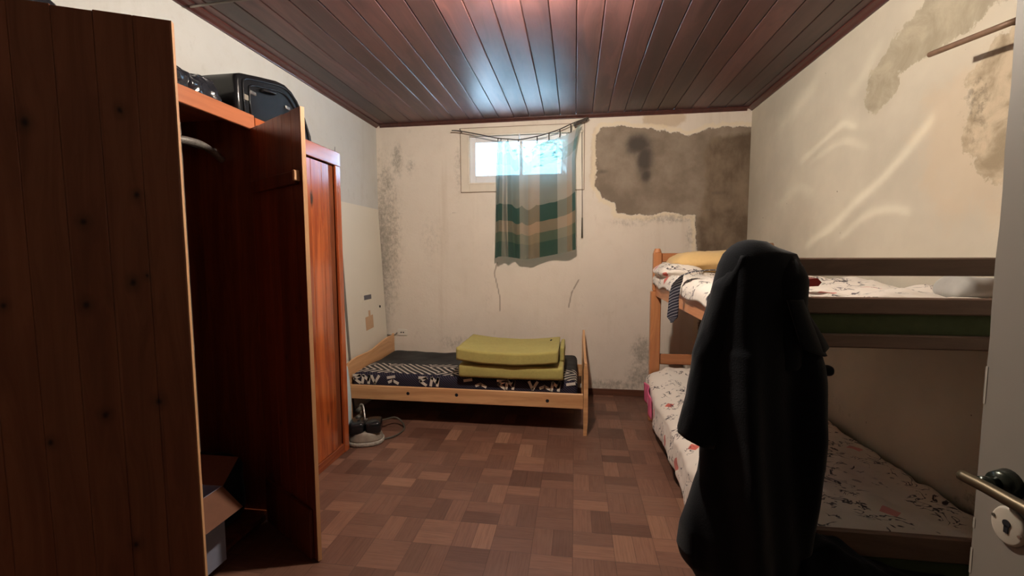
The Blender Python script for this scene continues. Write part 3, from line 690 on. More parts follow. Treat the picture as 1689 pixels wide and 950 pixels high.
b = B(); cyl(b, (WF+.0, yb-.06, zt2), (WF+.0, yb-.06, zt2+.03), .0015, 6); obj('nail', b, M['string'], w2)

# things on and in the wardrobes
def shell(bm, lo, hi, r, n, amp, sc, seed, keepz=None):
    return soft(bm, lo, hi, r, n, lambda p: Vector((nz(p, sc, seed), nz(p, sc, seed+1), nz(p, sc, seed+2)))*amp*(0 if keepz is not None and p.z < keepz else 1))
t = thing('black_suitcase', 'large glossy black suitcase lying on top of the wardrobes', 'suitcase', (-1.87, 2.45, zt))
case = [(2.19, zt+.006), (2.185, 2.385), (2.20, 2.42), (2.235, 2.437), (2.38, 2.472), (2.52, 2.503), (2.60, 2.508), (2.66, 2.492), (2.72, 2.452), (2.80, 2.365), (2.86, 2.255), (2.875, zt+.006)]
b = B(); prism(b, case, 'x', -2.045, -1.80)
bmesh.ops.bevel(b, geom=[e for e in b.edges if abs(e.verts[0].co.x-e.verts[1].co.x) < 1e-5], offset=.03, segments=5, affect='EDGES', profile=.6)
obj('body', b, M['black_plastic'], t, True)
for off in (.035, .075):
    cy_, cz_ = 2.48, 2.31
    loop = [(-1.797, cy_+(y_-cy_)*(1-off*4), cz_+(z_-cz_)*(1-off*4.5)) for y_, z_ in case]
    b = B(); tube(b, loop, .0055, 8, 2); obj('rib', b, M['black_plastic'], t, True)
b = B(); tube(b, [(-1.80, 2.36, 2.385), (-1.775, 2.37, 2.39), (-1.775, 2.46, 2.405), (-1.80, 2.47, 2.405)], .008, 8); obj('carry_handle', b, M['black_plastic'], t, True)
for y_, z_ in ((2.30, .185), (2.60, .20)):
    obj('clasp', box(B(), (-1.801, y_-.022, zt+z_-.010), (-1.791, y_+.022, zt+z_+.010), .003), M['chrome'], t)
obj('label_plate', box(B(), (-1.801, 2.225, zt+.13), (-1.794, 2.265, zt+.16), .003), M['suit_trim'], t)
b = B(); soft(b, (-2.035, 1.74, zt+.004), (-1.80, 2.10, zt+.165), .07, .009, lambda p: Vector((.03*nz(p, 11, 3)+.014*nz(p, 34, 5), .03*nz(p, 11, 4)+.014*nz(p, 34, 8), .035*nz(p, 9, 6)+.014*abs(nz(p, 30, 7))))*min(1, max(0, (p.z-zt-.01)*14)))
meta(obj('plastic_bag', b, M['black_bag'], smooth=True), 'crumpled shiny black plastic bag beside the suitcase on the wardrobe', 'bag')
b = B(); soft(b, (-2.045, .84, zt+.004), (-1.74, 1.36, zt+.155), .06, .022, lambda p: Vector((0, 0, .02*nz(p, 6, 9)))*min(1, max(0, (p.z-zt-.01)*14)))
meta(obj('dark_bag', b, M['foam_dark'] if False else M['black_bag'], smooth=True), 'dark stuffed bag on the wardrobe at the upper left corner', 'bag')
b = B(); tube(b, [(-1.87, 1.62, 1.965), (-1.83, 1.74, 1.972), (-1.80, 1.88, 1.982), (-1.80, 1.97, 1.972), (-1.80, 2.06, 1.932)], lambda s: .021*(1-.25*s), 12)
for k in range(22): pass
meta(obj('woven_strap', b, M['grey_mesh'], smooth=True), 'curved grey woven strap hanging inside the open wardrobe', 'strap')
t = thing('cardboard_box', 'open cardboard carton on the floor of the open wardrobe', 'box', (-1.74, 1.52, .043))
bz, bt = .043, .395; X0, X1, Y0, Y1 = -1.90, -1.585, 1.33, 1.71
# carton body as four thin walls and a floor
b = B(); w = .005
box(b, (X0, Y0, bz), (X1, Y0+w, bt)); box(b, (X0, Y1-w, bz), (X1, Y1, bt)); box(b, (X0, Y0+w, bz), (X0+w, Y1-w, bt)); box(b, (X1-w, Y0+w, bz), (X1, Y1-w, bt)); box(b, (X0+w, Y0+w, bz), (X1-w, Y1-w, bz+w))
obj('carton_body', b, M['carton_white'], t)
def quad_slab(P, th=.004):
    b = B(); P = [Vector(p) for p in P]; nrm = (P[1]-P[0]).cross(P[2]-P[0]).normalized()*th
    A = [b.verts.new(p) for p in P]; C = [b.verts.new(p+nrm) for p in P]
    b.faces.new(A[::-1]); b.faces.new(C)
    for i in range(4): b.faces.new((A[i], A[(i+1) % 4], C[(i+1) % 4], C[i]))
    return b
obj('carton_flap', quad_slab([(X1, Y0, bt), (X1, Y1, bt), (X1+.085, Y1+.015, bt-.10), (X1+.085, Y0-.015, bt-.10)]), M['carton'], t)
obj('carton_flap', quad_slab([(X0, Y1, bt), (X0, Y1+.10, bt+.09), (X1, Y1+.10, bt+.09), (X1, Y1, bt)]), M['carton'], t)
obj('carton_flap', quad_slab([(X0, Y0, bt), (X0-.05, Y0, bt+.12), (X0-.05, Y1, bt+.12), (X0, Y1, bt)]), M['carton'], t)
b = B(); soft(b, (-2.03, 1.77, .045), (-1.72, 2.05, .40), .08, .02, lambda p: Vector((.012*nz(p, 8, 1), .012*nz(p, 8, 2), .04*nz(p, 7, 3)))*min(1, max(0, (p.z-.06)*10)))
meta(obj('clothes_heap', b, M['coat'], smooth=True), 'dark heap of clothes in the bottom of the open wardrobe', 'clothes')

# ------------------------------------------------------------------ white panel leaning in the corner, wall items
t = thing('white_panel', 'tall white laminate panel leaning on the left wall behind the bed head', 'panel', (-2.06, 4.0, 0))
b = B(); prism(b, [(XL+.092, .012), (XL+.110, .012), (XL+.022, 1.915), (XL+.004, 1.915)], 'y', 3.10, 4.425); obj('panel_sheet', b, M['panel'], t)
b = B(); prism(b, [(XL+.111, .012), (XL+.117, .012), (XL+.030, 1.90), (XL+.0235, 1.90)], 'y', 3.60, 3.63); obj('edge_strip', b, M['panel_edge'], t)
def onpanel(y, z): return XL+.110-.088*(z-.012)/1.903
def sticker(nm, y0, y1, z0, z1, mat, e=.001, rot=0):
    b = B(); A = [(onpanel(0, z)+e, y, z) for y, z in ((y0, z0), (y1, z0+rot), (y1, z1+rot), (y0, z1))]
    b2 = quad_slab([A[3], A[2], A[1], A[0]], .0012); b.free(); return obj(nm, b2, mat, t)
# positions along the panel
sticker('paper_label', 3.90, 4.14, .975, 1.10, M['paper'], .001, -.004)
sticker('printed_mark', 3.97, 4.12, 1.00, 1.045, M['ink'], .0028)
sticker('torn_sticker', 3.97, 4.13, .70, .83, M['tan_paper'], .001, .01)
sticker('torn_sticker', 4.04, 4.08, .835, .89, M['tan_paper'], .001)
b = B(); cyl(b, (onpanel(0, .93), 4.30, .90), (onpanel(0, .93)+.006, 4.30, .90), .013, 14); obj('knob_hole', b, M['hole'], t)

t = thing('wall_socket', 'small white double wall socket above the single bed', 'socket', (-1.845, D, .60))
obj('socket_plate', box(B(), (-1.90, D-.010, .565), (-1.79, D-.0005, .635), .004), M['white_plastic'], t)
for dx in (-.012, .014):
    b = B(); cyl(b, (-1.845+dx, D-.0125, .60), (-1.845+dx, D-.0095, .60), .007, 12); obj('pin_hole', b, M['hole'], t)
b = B(); tube(b, [(-2.03, D-.02, .575), (-1.98, D-.012, .568), (-1.93, D-.008, .572), (-1.903, D-.008, .595)], .006, 8)
meta(obj('socket_cable', b, M['wire'], smooth=True), 'short grey cable running from the socket to the corner', 'cable')

t = thing('pull_cord', 'thin cord with a weight hanging on the wall right of the window', 'cord', (.06, D, 2.65))
b = B(); tube(b, [(.058, D-.02, 2.645), (.062, D-.014, 2.3), (.066, D-.012, 2.0), (.068, D-.012, 1.80)], .0035, 6); obj('cord', b, M['string'], t)
b = B(); cyl(b, (.068, D-.014, 1.60), (.068, D-.014, 1.80), .009, 10, .006); obj('weight', b, M['cord'], t, True)
b = B(); cyl(b, (.055, D-.03, 2.645), (.055, D-.011, 2.645), .016, 14); obj('knob', b, M['win_paint'], t, True)

t = thing('wall_rod', 'brown metal rod fixed high on the right wall by the door', 'rod', (XR, 1.75, 2.23))
b = B(); tube(b, [(1.462, 2.13, 2.272), (1.462, 1.95, 2.249), (1.462, 1.76, 2.224)], .011, 10, 3); obj('rod', b, M['rust'], t, True)
b = B(); tube(b, [(1.462, 1.775, 2.226), (1.50, 1.755, 2.219), (1.56, 1.75, 2.212), (XR-.001, 1.75, 2.206)], .011, 10); obj('elbow', b, M['string'], t, True)

# ------------------------------------------------------------------ curtain on its sagging string
SY = D-.095
t = thing('curtain', 'green and beige plaid curtain tied across the small window', 'curtain', (-.4, SY, 2.6))
TOP = [(-.775, 2.585), (-.70, 2.580), (-.62, 2.570), (-.55, 2.565), (-.46, 2.575), (-.37, 2.590), (-.28, 2.612), (-.19, 2.635), (-.10, 2.665), (-.03, 2.69), (.045, 2.725)]
def lerp_tab(T, x):
    if x <= T[0][0]: return T[0][1]
    for (a, u), (c, v) in zip(T, T[1:]):
        if x <= c: return u+(v-u)*(x-a)/(c-a)
    return T[-1][1]
HANG = [-.765, -.735, -.665, -.56, -.375, -.26, -.155, -.05]    # places where tapes tie the cloth up
def curt(u, v):
    # u across (0 left .. 1 right), v 0 bottom .. 1 top ; cloth bunched on the left
    xt = lerp_tab([(0, -.765), (.10, -.74), (.2, -.70), (.32, -.655), (.45, -.54), (.6, -.36), (.75, -.22), (.88, -.07), (.94, .0), (1, .055)], u)
    xb = lerp_tab([(0, -.80), (.12, -.74), (.2, -.68), (.32, -.61), (.45, -.50), (.6, -.37), (.78, -.17), (.9, -.06), (1, .005)], u)
    xm = lerp_tab([(0, -.785), (.12, -.73), (.2, -.69), (.32, -.63), (.45, -.51), (.6, -.37), (.78, -.18), (.9, -.07), (1, -.008)], u)
    s = 1-v
    x = xm+(xb-xm)*max(0, (s-.25)/.75) if s > .25 else xt+(xm-xt)*(s/.25)**.6
    ztop = lerp_tab(TOP, xt)-.022
    j = 0
    dmin = min(abs(xt-hx) for hx in HANG)
    sag = min(.05, dmin*.55) if xt < -.4 else min(.012, dmin*.25)
    if -.735 < xt < -.665: sag = .02*math.sin(PI*(xt+.735)/.07)
    if -.66 < xt < -.56: sag = .075*math.sin(PI*(xt+.66)/.10)
    if -.56 < xt < -.375: sag = .115*math.sin(PI*min(1, max(0, (xt+.56)/.185)))**.8
    ztop -= sag
    if xt > -.42: ztop -= .045*min(1, (xt+.42)/.06)*max(0, min(1, (.05-xt)/.09))
    zbot = 1.40+.022*math.sin(u*9)*(1-u)+.085*max(0, (u-.45)/.55)**1.6
    z = ztop+(zbot-ztop)*s
    fold = .030*math.sin(u*42+1.2*math.sin(3*s))*(1-min(1, max(0, (u-.30)/.35)))*(.35+.65*s)+.030*math.sin(u*17+.6+s*1.6)*(.25+.75*s)
    y = SY-.012+fold-.035*s
    y = min(y, D-.03)
    return Vector((x, y, z))
b = B(); grid(b, curt, 170, 110); cm = obj('curtain_cloth', b, M['curtain'], t, True)
for hx in HANG:
    zt_ = lerp_tab(TOP, hx); b = B(); tube(b, [(hx, SY-.012, zt_-(.075 if hx > -.4 else .026)), (hx, SY-.004, zt_-.01), (hx, SY, zt_+.004)], .005, 6); obj('tie_tape', b, M['string'], t, True)
t = thing('curtain_string', 'thin dark string sagging between two nails over the window', 'string', (-.55, D, 2.7))
b = B(); tube(b, [(-1.24, D-.085, 2.685), (-1.15, D-.088, 2.675), (-.95, SY, 2.63), (-.775, SY, 2.589), (-.65, SY, 2.574), (-.55, SY, 2.566), (-.37, SY, 2.592), (-.19, SY, 2.637), (-.03, SY, 2.70), (.10, SY+.01, 2.745)], .0055, 8)
obj('string', b, M['string'], t, True)
b = B(); tube(b, [(-.02, SY, 2.68), (.05, SY, 2.715), (.115, SY+.01, 2.748)], .012, 8); obj('knot', b, M['string'], t, True)
for nx, nz_ in ((-1.155, 2.68), (.10, 2.745)):
    b = B(); cyl(b, (nx, D-.0001, nz_), (nx, D-.10, nz_+.012), .004, 8); obj('nail', b, M['string'], t)

# ------------------------------------------------------------------ single bed
BX0, BX1, BY0, BY1 = -1.93, .105, 3.42, 4.40
bed = thing('single_bed', 'low pale pine single bed along the back wall', 'bed', (-.9, 3.4, 0))
def board_xprof(bm, prof, x0, x1): return prism(bm, prof, 'x', x0, x1)
obj('side_rail', box(B(), (BX0+.022, BY0+.010, .212), (BX1-.03, BY0+.034, .332), .004), M['pine_light'], bed)
obj('side_rail', box(B(), (BX0+.022, BY1-.034, .212), (BX1-.03, BY1-.010, .332), .004), M['pine_light'], bed)
hb = [(BY0-.005, .20), (BY1, .20), (BY1, .60)]
for k in range(13):
    s = k/12; hb.append((BY1-.03-s*(BY1-BY0-.06), .585-.075*s+.012*math.sin(s*9)))
hb.append((BY0-.005, .49))
b = B(); board_xprof(b, hb, BX0, BX0+.021); obj('headboard', b, M['pine_lighty'], bed)
fb = [(BY0+.04, .20), (BY1, .20), (BY1, .67), (BY1-.06, .69)]
for k in range(11):
    s = k/10; fb.append((BY1-.12-s*(BY1-.16-BY0-.0), .68-.11*s-.03*math.sin(PI*s)))
b = B(); board_xprof(b, fb, BX1-.024, BX1-.004); obj('footboard', b, M['pine_lighty'], bed)
for (xa, xb, yy, top) in ((BX1-.029, BX1+.006, BY0, .585), (BX1-.029, BX1+.006, BY1-.035, .66), (BX0-.006, BX0+.0, BY0, .47)):
    b = B(); prism(b, [(xa, 0), (xb-.008, 0), (xb, .12), (xb, top-.1), (xb-.010, top), (xa+.006, top), (xa, top-.05)], 'y', yy, yy+.038); obj('leg', b, M['pine_bunk'] if False else M['pine_light'], bed)
for yy in (BY0+.01, BY1-.05):
    b = B(); box(b, (BX0, yy, 0), (BX0+.03, yy+.035, .199), .003); obj('leg', b, M['pine_light'], bed)
for X_, Z_ in ((-1.38, .278), (-.96, .283), (-.21, .268)):
    b = B(); cyl(b, (X_, BY0+.0085, Z_), (X_, BY0+.011, Z_), .014, 14); obj('bolt_hole', b, M['hole'], bed)
for k in range(9):
    X_ = BX0+.15+k*.21; obj('slat', box(B(), (X_, BY0+.036, .235), (X_+.07, BY1-.036, .252), .002), M['pine_light'], bed)
t = thing('bed_mattress', 'thin mattress in a black and white printed cover on the single bed', 'mattress', (-.9, 3.44, 0))
def mdisp(p):
    d = Vector((0, 0, 0))
    if p.z > .35: d.z = .012*nz(p, 3, 2)+.006*nz(p, 9, 4)+.014*math.sin(PI*(p.x-BX0)/(BX1-BX0))*0
    d.y = .006*nz(p, 6, 7) if p.y < 3.5 else 0
    return d
b = B(); soft(b, (BX0+.03, BY0+.042, .254), (BX1-.075, BY1-.04, .430), .045, .025, mdisp); mt = obj('mattress_cover', b, M['spread'], t, True)
# bold white figures along the front side
def stroke(bm, pts, w, y):
    for (xa, za), (xb, zb) in zip(pts, pts[1:]):
        d = Vector((xb-xa, 0, zb-za)); n_ = Vector((-d.z, 0, d.x)).normalized()*w/2; e = d.normalized()*w*.3
        P = [Vector((xa, y, za))-n_-e, Vector((xb, y, zb))-n_+e, Vector((xb, y, zb))+n_+e, Vector((xa, y, za))+n_-e]
        A = [bm.verts.new(p) for p in P]; C = [bm.verts.new(p+Vector((0, .004, 0))) for p in P]
        bm.faces.new(A); bm.faces.new(C[::-1])
        for i in range(4): bm.faces.new((A[i], C[i], C[(i+1) % 4], A[(i+1) % 4]))
b = B(); yf = BY0+.038; G = [[(0, .408), (.062, .408), (.01, .378), (.058, .345)], [(0, .345), (.012, .410), (.052, .37), (.066, .410), (.056, .345)], [(0, .408), (.028, .348), (.066, .408)], [(0, .398), (.06, .408)], [(0, .36), (.035, .375), (.08, .352)]]
sx_ = [-1.88, -1.80, -1.715, -1.57, -1.56, -1.29, -1.19, -.90, -.80, -.62, -.55, -.36, -.27, -.18, -.055]
gi = [0, 1, 2, 3, 4, 0, 1, 3, 4, 0, 1, 2, 4, 1, 3]
for X_, g in zip(sx_, gi):
    b = B(); stroke(b, [(X_+u, v) for u, v in G[g]], .022, yf); obj('white_print', b, M['print_white'], t)

# folded green foam on the bed
t = thing('foam_mattress', 'olive green foam mattress folded double on the single bed', 'mattress', (-.5, 3.6, .43))
zb_ = .436
def fd(zc, amp):
    def f(p):
        s = (p.x+.50)/.42
        d = Vector((.004*nz(p, 8, 5), .004*nz(p, 8, 6), .003*nz(p, 12, 7)))
        d.z += amp*(s*s-.4)
        return d
    return f
low = B(); soft(low, (-.935, 3.40, zb_+.004), (-.085, 3.97, zb_+.112), .018, .02, fd(0, .004)); obj('lower_layer', low, M['foam_green'], t, True)
up = B()
def fdu(p):
    s = (p.x+.52)/.42; return Vector((.004*nz(p, 8, 15), .004*nz(p, 8, 16), .003*nz(p, 12, 17)+.034*(s*s)-.006+.0*p.y))
soft(up, (-.945, 3.375, zb_+.128), (-.125, 3.99, zb_+.228), .006, .02, fdu); obj('upper_layer', up, M['foam_green'], t, True)
b = B(); soft(b, (-.118, 3.60, zb_+.113), (-.082, 3.97, zb_+.235), .014, .012, lambda p: Vector((.004*nz(p, 14, 3), .004*nz(p, 9, 4), 0))); obj('fold', b, M['foam_green'], t, True)
b = B()
for p_ in ((-.20, 3.83, zb_+.250), (-.205, 3.80, zb_+.250)):
    bmesh.ops.create_icosphere(b, subdivisions=2, radius=.008, matrix=Matrix.Translation(p_) @ Matrix.Diagonal((1, 1, .5, 1)))
obj('burn_hole', b, M['hole'], t)

# ------------------------------------------------------------------ floor polisher, blue slab
t = thing('floor_polisher', 'old floor polisher with black motor box and grey skirt on the parquet', 'floor polisher', (-1.58, 3.08, 0), math.radians(0))
c = Vector((-1.585, 3.08, 0))
def ring(bm, prof, cx, cy, ex, ey, rot, n=40, pw=2.6):
    rows = []
    for (s, z) in prof:
        row = []
        for k in range(n):
            a = 2*PI*k/n; ca, sa = math.cos(a), math.sin(a)
            x_ = math.copysign(abs(ca)**(2/pw), ca)*ex*s; y_ = math.copysign(abs(sa)**(2/pw), sa)*ey*s
            row.append(bm.verts.new((cx+x_*math.cos(rot)-y_*math.sin(rot), cy+x_*math.sin(rot)+y_*math.cos(rot), z)))
        rows.append(row)
    for A, C in zip(rows, rows[1:]):
        for k in range(n): bm.faces.new((A[k], A[(k+1) % n], C[(k+1) % n], C[k]))
    bm.faces.new(rows[0][::-1]); bm.faces.new(rows[-1]); return bm
R0 = math.radians(18)
b = ring(B(), [(.96, .003), (1.0, .008), (1.0, .03), (.97, .034)], c.x, c.y, .135, .105, R0, pw=2.4); obj('brush_rim', b, M['cap_rim'], t, True)
b = ring(B(), [(.95, .034), (.93, .045), (.84, .075), (.76, .10), (.70, .105)], c.x, c.y, .135, .105, R0, pw=2.4); obj('skirt', b, M['cap'], t, True)
for s_ in (-1, 1):
    b = ring(B(), [(.95, .094), (1.0, .104), (1.0, .158), (.92, .172), (.6, .180)], c.x+s_*.061*math.cos(R0), c.y+s_*.061*math.sin(R0), .058, .080, R0, pw=5); obj('motor_housing', b, M['black_plastic'], t, True)
b = B(); box(b, (c.x-.012, c.y-.012, .10), (c.x+.012, c.y+.012, .185), .003); obj('neck', b, M['chrome'], t)
b = B(); tube(b, [(c.x, c.y-.01, .17), (c.x-.02, c.y+.02, .225), (c.x-.045, c.y+.05, .27), (c.x-.075, c.y+.06, .265), (c.x-.06, c.y+.05, .20)], .007, 8); obj('handle_bracket', b, M['chrome'], t, True)
b = B(); cyl(b, (c.x-.075, c.y+.03, .235), (c.x-.075, c.y+.075, .235), .018, 14); obj('wheel', b, M['cord'], t, True); b = B(); cyl(b, (c.x-.085, c.y+.03, .17), (c.x-.085, c.y+.075, .17), .022, 14); obj('wheel', b, M['cord'], t, True)
b = B(); tube(b, [(c.x-.03, c.y+.06, .12), (-1.55, 3.30, .09), (-1.50, 3.42, .07), (-1.44, 3.42, .04), (-1.39, 3.36, .012), (-1.385, 3.26, .009), (-1.42, 3.17, .009), (-1.48, 3.13, .012), (c.x+.07, c.y+.05, .05)], .0075, 8); obj('power_cord', b, M['cord'], t, True)
b = B(); soft(b, (-1.96, 3.03, .001), (-1.715, 3.10, .605), .034, .02, lambda p: Vector((.022*math.sin(PI*max(0, min(1, p.z/.6))) if p.x > -1.75 else 0, 0, 0)))
meta(obj('plastic_slab', b, M['blue_plastic'], smooth=True), 'pale blue rounded plastic slab standing between wardrobe and bed', 'plastic slab')

# ------------------------------------------------------------------ bunk bed
U0, U1, V0, V1 = .655, 1.600, 1.680, 3.875
bunk = thing('bunk_bed', 'wooden bunk bed standing against the right wall', 'bunk bed', (1.12, 2.78, 0))
def post(x0, x1, y0, y1, nm='post'):
    b = B(); xo = .014
    box(b, (x0-xo*(x0 < 1), y0, 0), (x1+xo*(x0 > 1), y1, 1.125), .006)
    box(b, (x0+.0, y0+.004, 1.1251), (x1-.0, y1-.004, 1.452), .008)
    cyl(b, ((x0+x1)/2, (y0+y1)/2, 1.4521), ((x0+x1)/2, (y0+y1)/2, 1.484), .034, 20, .022)
    return obj(nm, b, M['pine_bunk'], bunk)
post(U0, U0+.068, V0, V0+.07); post(U0, U0+.068, V1-.07, V1); post(U1-.068, U1, V0, V0+.07); post(U1-.068, U1, V1-.07, V1)
def endboards(y, zs, m='pine_bunkx'):
    for za, zb in zs: obj('end_board', box(B(), (U0+.069, y, za), (U1-.069, y+.022, zb), .005), M[m], bunk)
endboards(V0+.016, [(1.366, 1.430), (1.230, 1.290), (1.108, 1.158), (.330, .425)], 'bunk_shaded')
endboards(V1-.045, [(1.372, 1.446), (1.255, 1.325), (1.108, 1.158), (.495, .585), (.2, .30)])
for x_ in (U0+.020, U1-.045):
    obj('side_rail', box(B(), (x_, V0+.071, 1.085), (x_+.024, V1-.071, 1.200), .004), M['pine_bunky'], bunk)
    obj('side_rail', box(B(), (x_, V0+.071, .130), (x_+.024, V1-.071, .235), .004), M['pine_bunky'], bunk)
for k in range(9):
    y_ = V0+.16+k*.235
    obj('slat', box(B(), (U0+.046, y_, 1.108), (U1-.047, y_+.07, 1.124), .002), M['pine_bunkx'], bunk)
    obj('slat', box(B(), (U0+.046, y_, .18), (U1-.047, y_+.07, .196), .002), M['pine_bunkx'], bunk)
m_ = B(); soft(m_, (U0+.05, V0+.045, 1.130), (U1-.05, V1-.055, 1.250), .02, .03, lambda p: Vector((.003*nz(p, 6, 1), .003*nz(p, 6, 2), .003*nz(p, 6, 3))))
meta(obj('upper_mattress', m_, M['foam_dark'], smooth=True), 'green foam mattress on the upper bunk under the printed sheet', 'mattress')
def sheet_top(u, v):
    # u across from wall (0) to the open side (1), v along from near end (0) to far end (1)
    x1 = U1-.052; y_ = V0+.042+v*(V1-V0-.10)
    tot = (x1-U0+.0)+.06; s = u*tot
    flat = x1-(U0+.035)
    z = 1.262
    bulge = .035*math.exp(-((v-.98)/.10)**2)
    if s < flat: x_ = x1-s; z = 1.262
    else:
        e = s-flat; x_ = U0+.035-.028*math.sin(min(1, e/.05)*PI/2); z = 1.262-max(0, e-.01)*.95-.01*math.sin(v*31)
    p = Vector((x_, y_, z)); wr = abs(nz(p, 4, 1))*.05+.022*abs(nz(p, 10, 2))+.006*nz(p, 30, 3)
    if s < flat: p.z += wr+bulge+.008
    else: p.x -= .008+.6*wr*.5; p.z += .01*nz(p, 8, 6)
    if v < .02: p.z -= .02
    return p
b = B(); grid(b, sheet_top, 60, 150); o = obj('printed_sheet', b, M['sheet'], smooth=True)
solidify(o, .005, 1); meta(o, 'rumpled white sheet with red and black print on the upper bunk', 'sheet')
m_ = B(); soft(m_, (U0+.05, V0+.045, .20), (U1-.05, V1-.075, .38), .05, .03)
meta(obj('lower_mattress', m_, M['foam_dark'], smooth=True), 'green mattress on the lower bunk under its printed sheet', 'mattress')
def sheet_low(u, v):
    x1 = U1-.045; y_ = V0+.042+v*(V1-V0-.135); flat = x1-(U0+.06); tot = flat+.34; s = u*tot
    z0 = .392+.085*math.exp(-((v-.97)/.13)**2)
    if s < flat: x_, z = x1-s, z0-.03*math.exp(-((flat-s)/.03)**2)
    else:
        e = s-flat; x_ = U0+.06-.10*math.sin(min(1, e/.10)*PI/2)-.0; z = z0-.03-max(0, e-.02)*(.86+.10*math.sin(v*9)-.12*v)
    p = Vector((x_, y_, z))
    wr = .03*abs(nz(p, 5, 11))+.012*abs(nz(p, 14, 12))
    if s < flat: p.z += wr+.004
    else: p.x -= wr*.9
    return p
b = B(); grid(b, sheet_low, 80, 140); o = obj('printed_sheet', b, M['sheet'], smooth=True)
solidify(o, .005, 1); meta(o, 'white sheet with red diamonds hanging over the side of the lower bunk', 'sheet')
b = B()
def pink(u, v): return Vector((U0-.058-.012*math.sin(v*7)-.004*u, 3.42+.30*v, .16+.19*u*(1-.3*abs(v-.4))+.05*v))
grid(b, pink, 14, 18); o = obj('pink_cloth', b, M['sheet_pink'], smooth=True); solidify(o, .006); meta(o, 'bright pink cloth showing at the edge of the lower bunk sheet', 'cloth')
def pillow(lo, hi, seed):
    lo, hi = Vector(lo), Vector(hi); c_ = (lo+hi)/2; e_ = (hi-lo)/2
    def f(u, v):
        a = 2*PI*u; th = PI*(v-.5)
        ct = math.cos(th); st_ = math.sin(th)
        pw = .45; X_ = math.copysign(abs(math.cos(a))**pw, math.cos(a)); Y_ = math.copysign(abs(math.sin(a))**pw, math.sin(a))
        r = ct**.55 if ct > 0 else 0
        p = Vector((c_.x+e_.x*X_*r, c_.y+e_.y*Y_*r, c_.z+e_.z*st_*(1-.35*r**6)))
        w = .012*nz(p, 9, seed)+.007*nz((p.x*2.5, p.y, p.z), 16, seed+1)
        return p+Vector((w*.4, w*.4, w if p.z > c_.z-.02 else 0))
    b = B(); grid(b, f, 72, 40, True); bmesh.ops.remove_doubles(b, verts=b.verts, dist=.0005); return b
meta(obj('yellow_pillow', pillow((U0+.075, 3.34, 1.290), (1.45, 3.80, 1.462), 31), M['pillow'], smooth=True), 'pale yellow pillow at the far end of the upper bunk', 'pillow')
meta(obj('printed_pillow', pillow((U0-.030, 3.28, 1.245), (U0+.28, 3.79, 1.365), 41), M['sheet'], smooth=True), 'rumpled printed bedding bunched below the yellow pillow', 'pillow')
b = B(); shell(b, (1.40, 1.80, 1.272), (1.53, 1.96, 1.355), .04, .012, .014, 18, 51)
meta(obj('cloth_bundle', b, M['bundle'], smooth=True), 'small grey-white cloth bundle at the near end of the upper bunk', 'cloth')
b = B(); prism(b, [(.90, 1.335), (.975, 1.345), (.992, 1.328), (.98, 1.312), (.90, 1.308)], 'y', 1.93, 1.99)
meta(obj('red_cloth', b, M['red_cloth']), 'dark red cloth corner on the upper bunk beside the coat', 'cloth')
# necktie lying over the sheet and hanging down the rail
tp = [(1.20, 2.64, 1.340), (1.05, 2.67, 1.345), (.90, 2.70, 1.348), (.78, 2.74, 1.346), (.70, 2.77, 1.335), (.645, 2.79, 1.31), (.612, 2.79, 1.25), (.600, 2.79, 1.18), (.598, 2.785, 1.12), (.592, 2.78, 1.055), (.590, 2.78, 1.02)]
tw = [.020, .022, .024, .026, .027, .028, .028, .029, .031, .032, .003]
def tiesurf(u, v):
    k = v*(len(tp)-1); i = min(int(k), len(tp)-2); f_ = k-i
    p = Vector(tp[i]).lerp(Vector(tp[i+1]), f_); w = tw[i]+(tw[i+1]-tw[i])*f_
    h = min(1, max(0, (v-.42)/.25)); h = h*h*(3-2*h)
    dr = Vector((.15, 1, 0)).lerp(Vector((1, -.15, 0)), h).normalized()
    return p+dr*(u-.5)*2*w+Vector((.004*math.cos(u*6), 0, 0))
b = B(); grid(b, tiesurf, 9, 110); o = obj('necktie', b, M['tie'], smooth=True); solidify(o, .005); meta(o, 'dark striped necktie hanging over the side rail of the upper bunk', 'tie')

# ------------------------------------------------------------------ coat on the near bunk post
coat = thing('black_coat', 'long black wool coat hung over the near bunk post', 'coat', (.64, 1.60, 0))
PX, PY = .69, 1.60
#        z     xl    xr    depth
CT = [(1.492, .575, .600, .02), (1.486, .552, .640, .045), (1.470, .528, .665, .06), (1.445, .505, .735, .075), (1.41, .490, .752, .085), (1.36, .478, .758, .092), (1.30, .466, .764, .10), (1.24, .452, .782, .105), (1.17, .432, .828, .11), (1.135, .425, .847, .115), (1.118, .422, .820, .12),
      (1.07, .415, .834, .125), (1.02, .410, .842, .125), (.93, .402, .846, .13), (.84, .444, .842, .135), (.76, .452, .838, .14), (.66, .442, .830, .145), (.56, .412, .822, .15), (.47, .385, .815, .15), (.39, .378, .812, .15), (.345, .390, .810, .15), (.30, .43, .808, .15), (.22, .47, .80, .15), (.10, .48, .79, .14)]
def tab(T, z, k):
    if z >= T[0][0]: return T[0][k]
    for a, c_ in zip(T, T[1:]):
        if z >= c_[0]:
            f_ = (a[0]-z)/(a[0]-c_[0]); return a[k]+(c_[k]-a[k])*f_
    return T[-1][k]
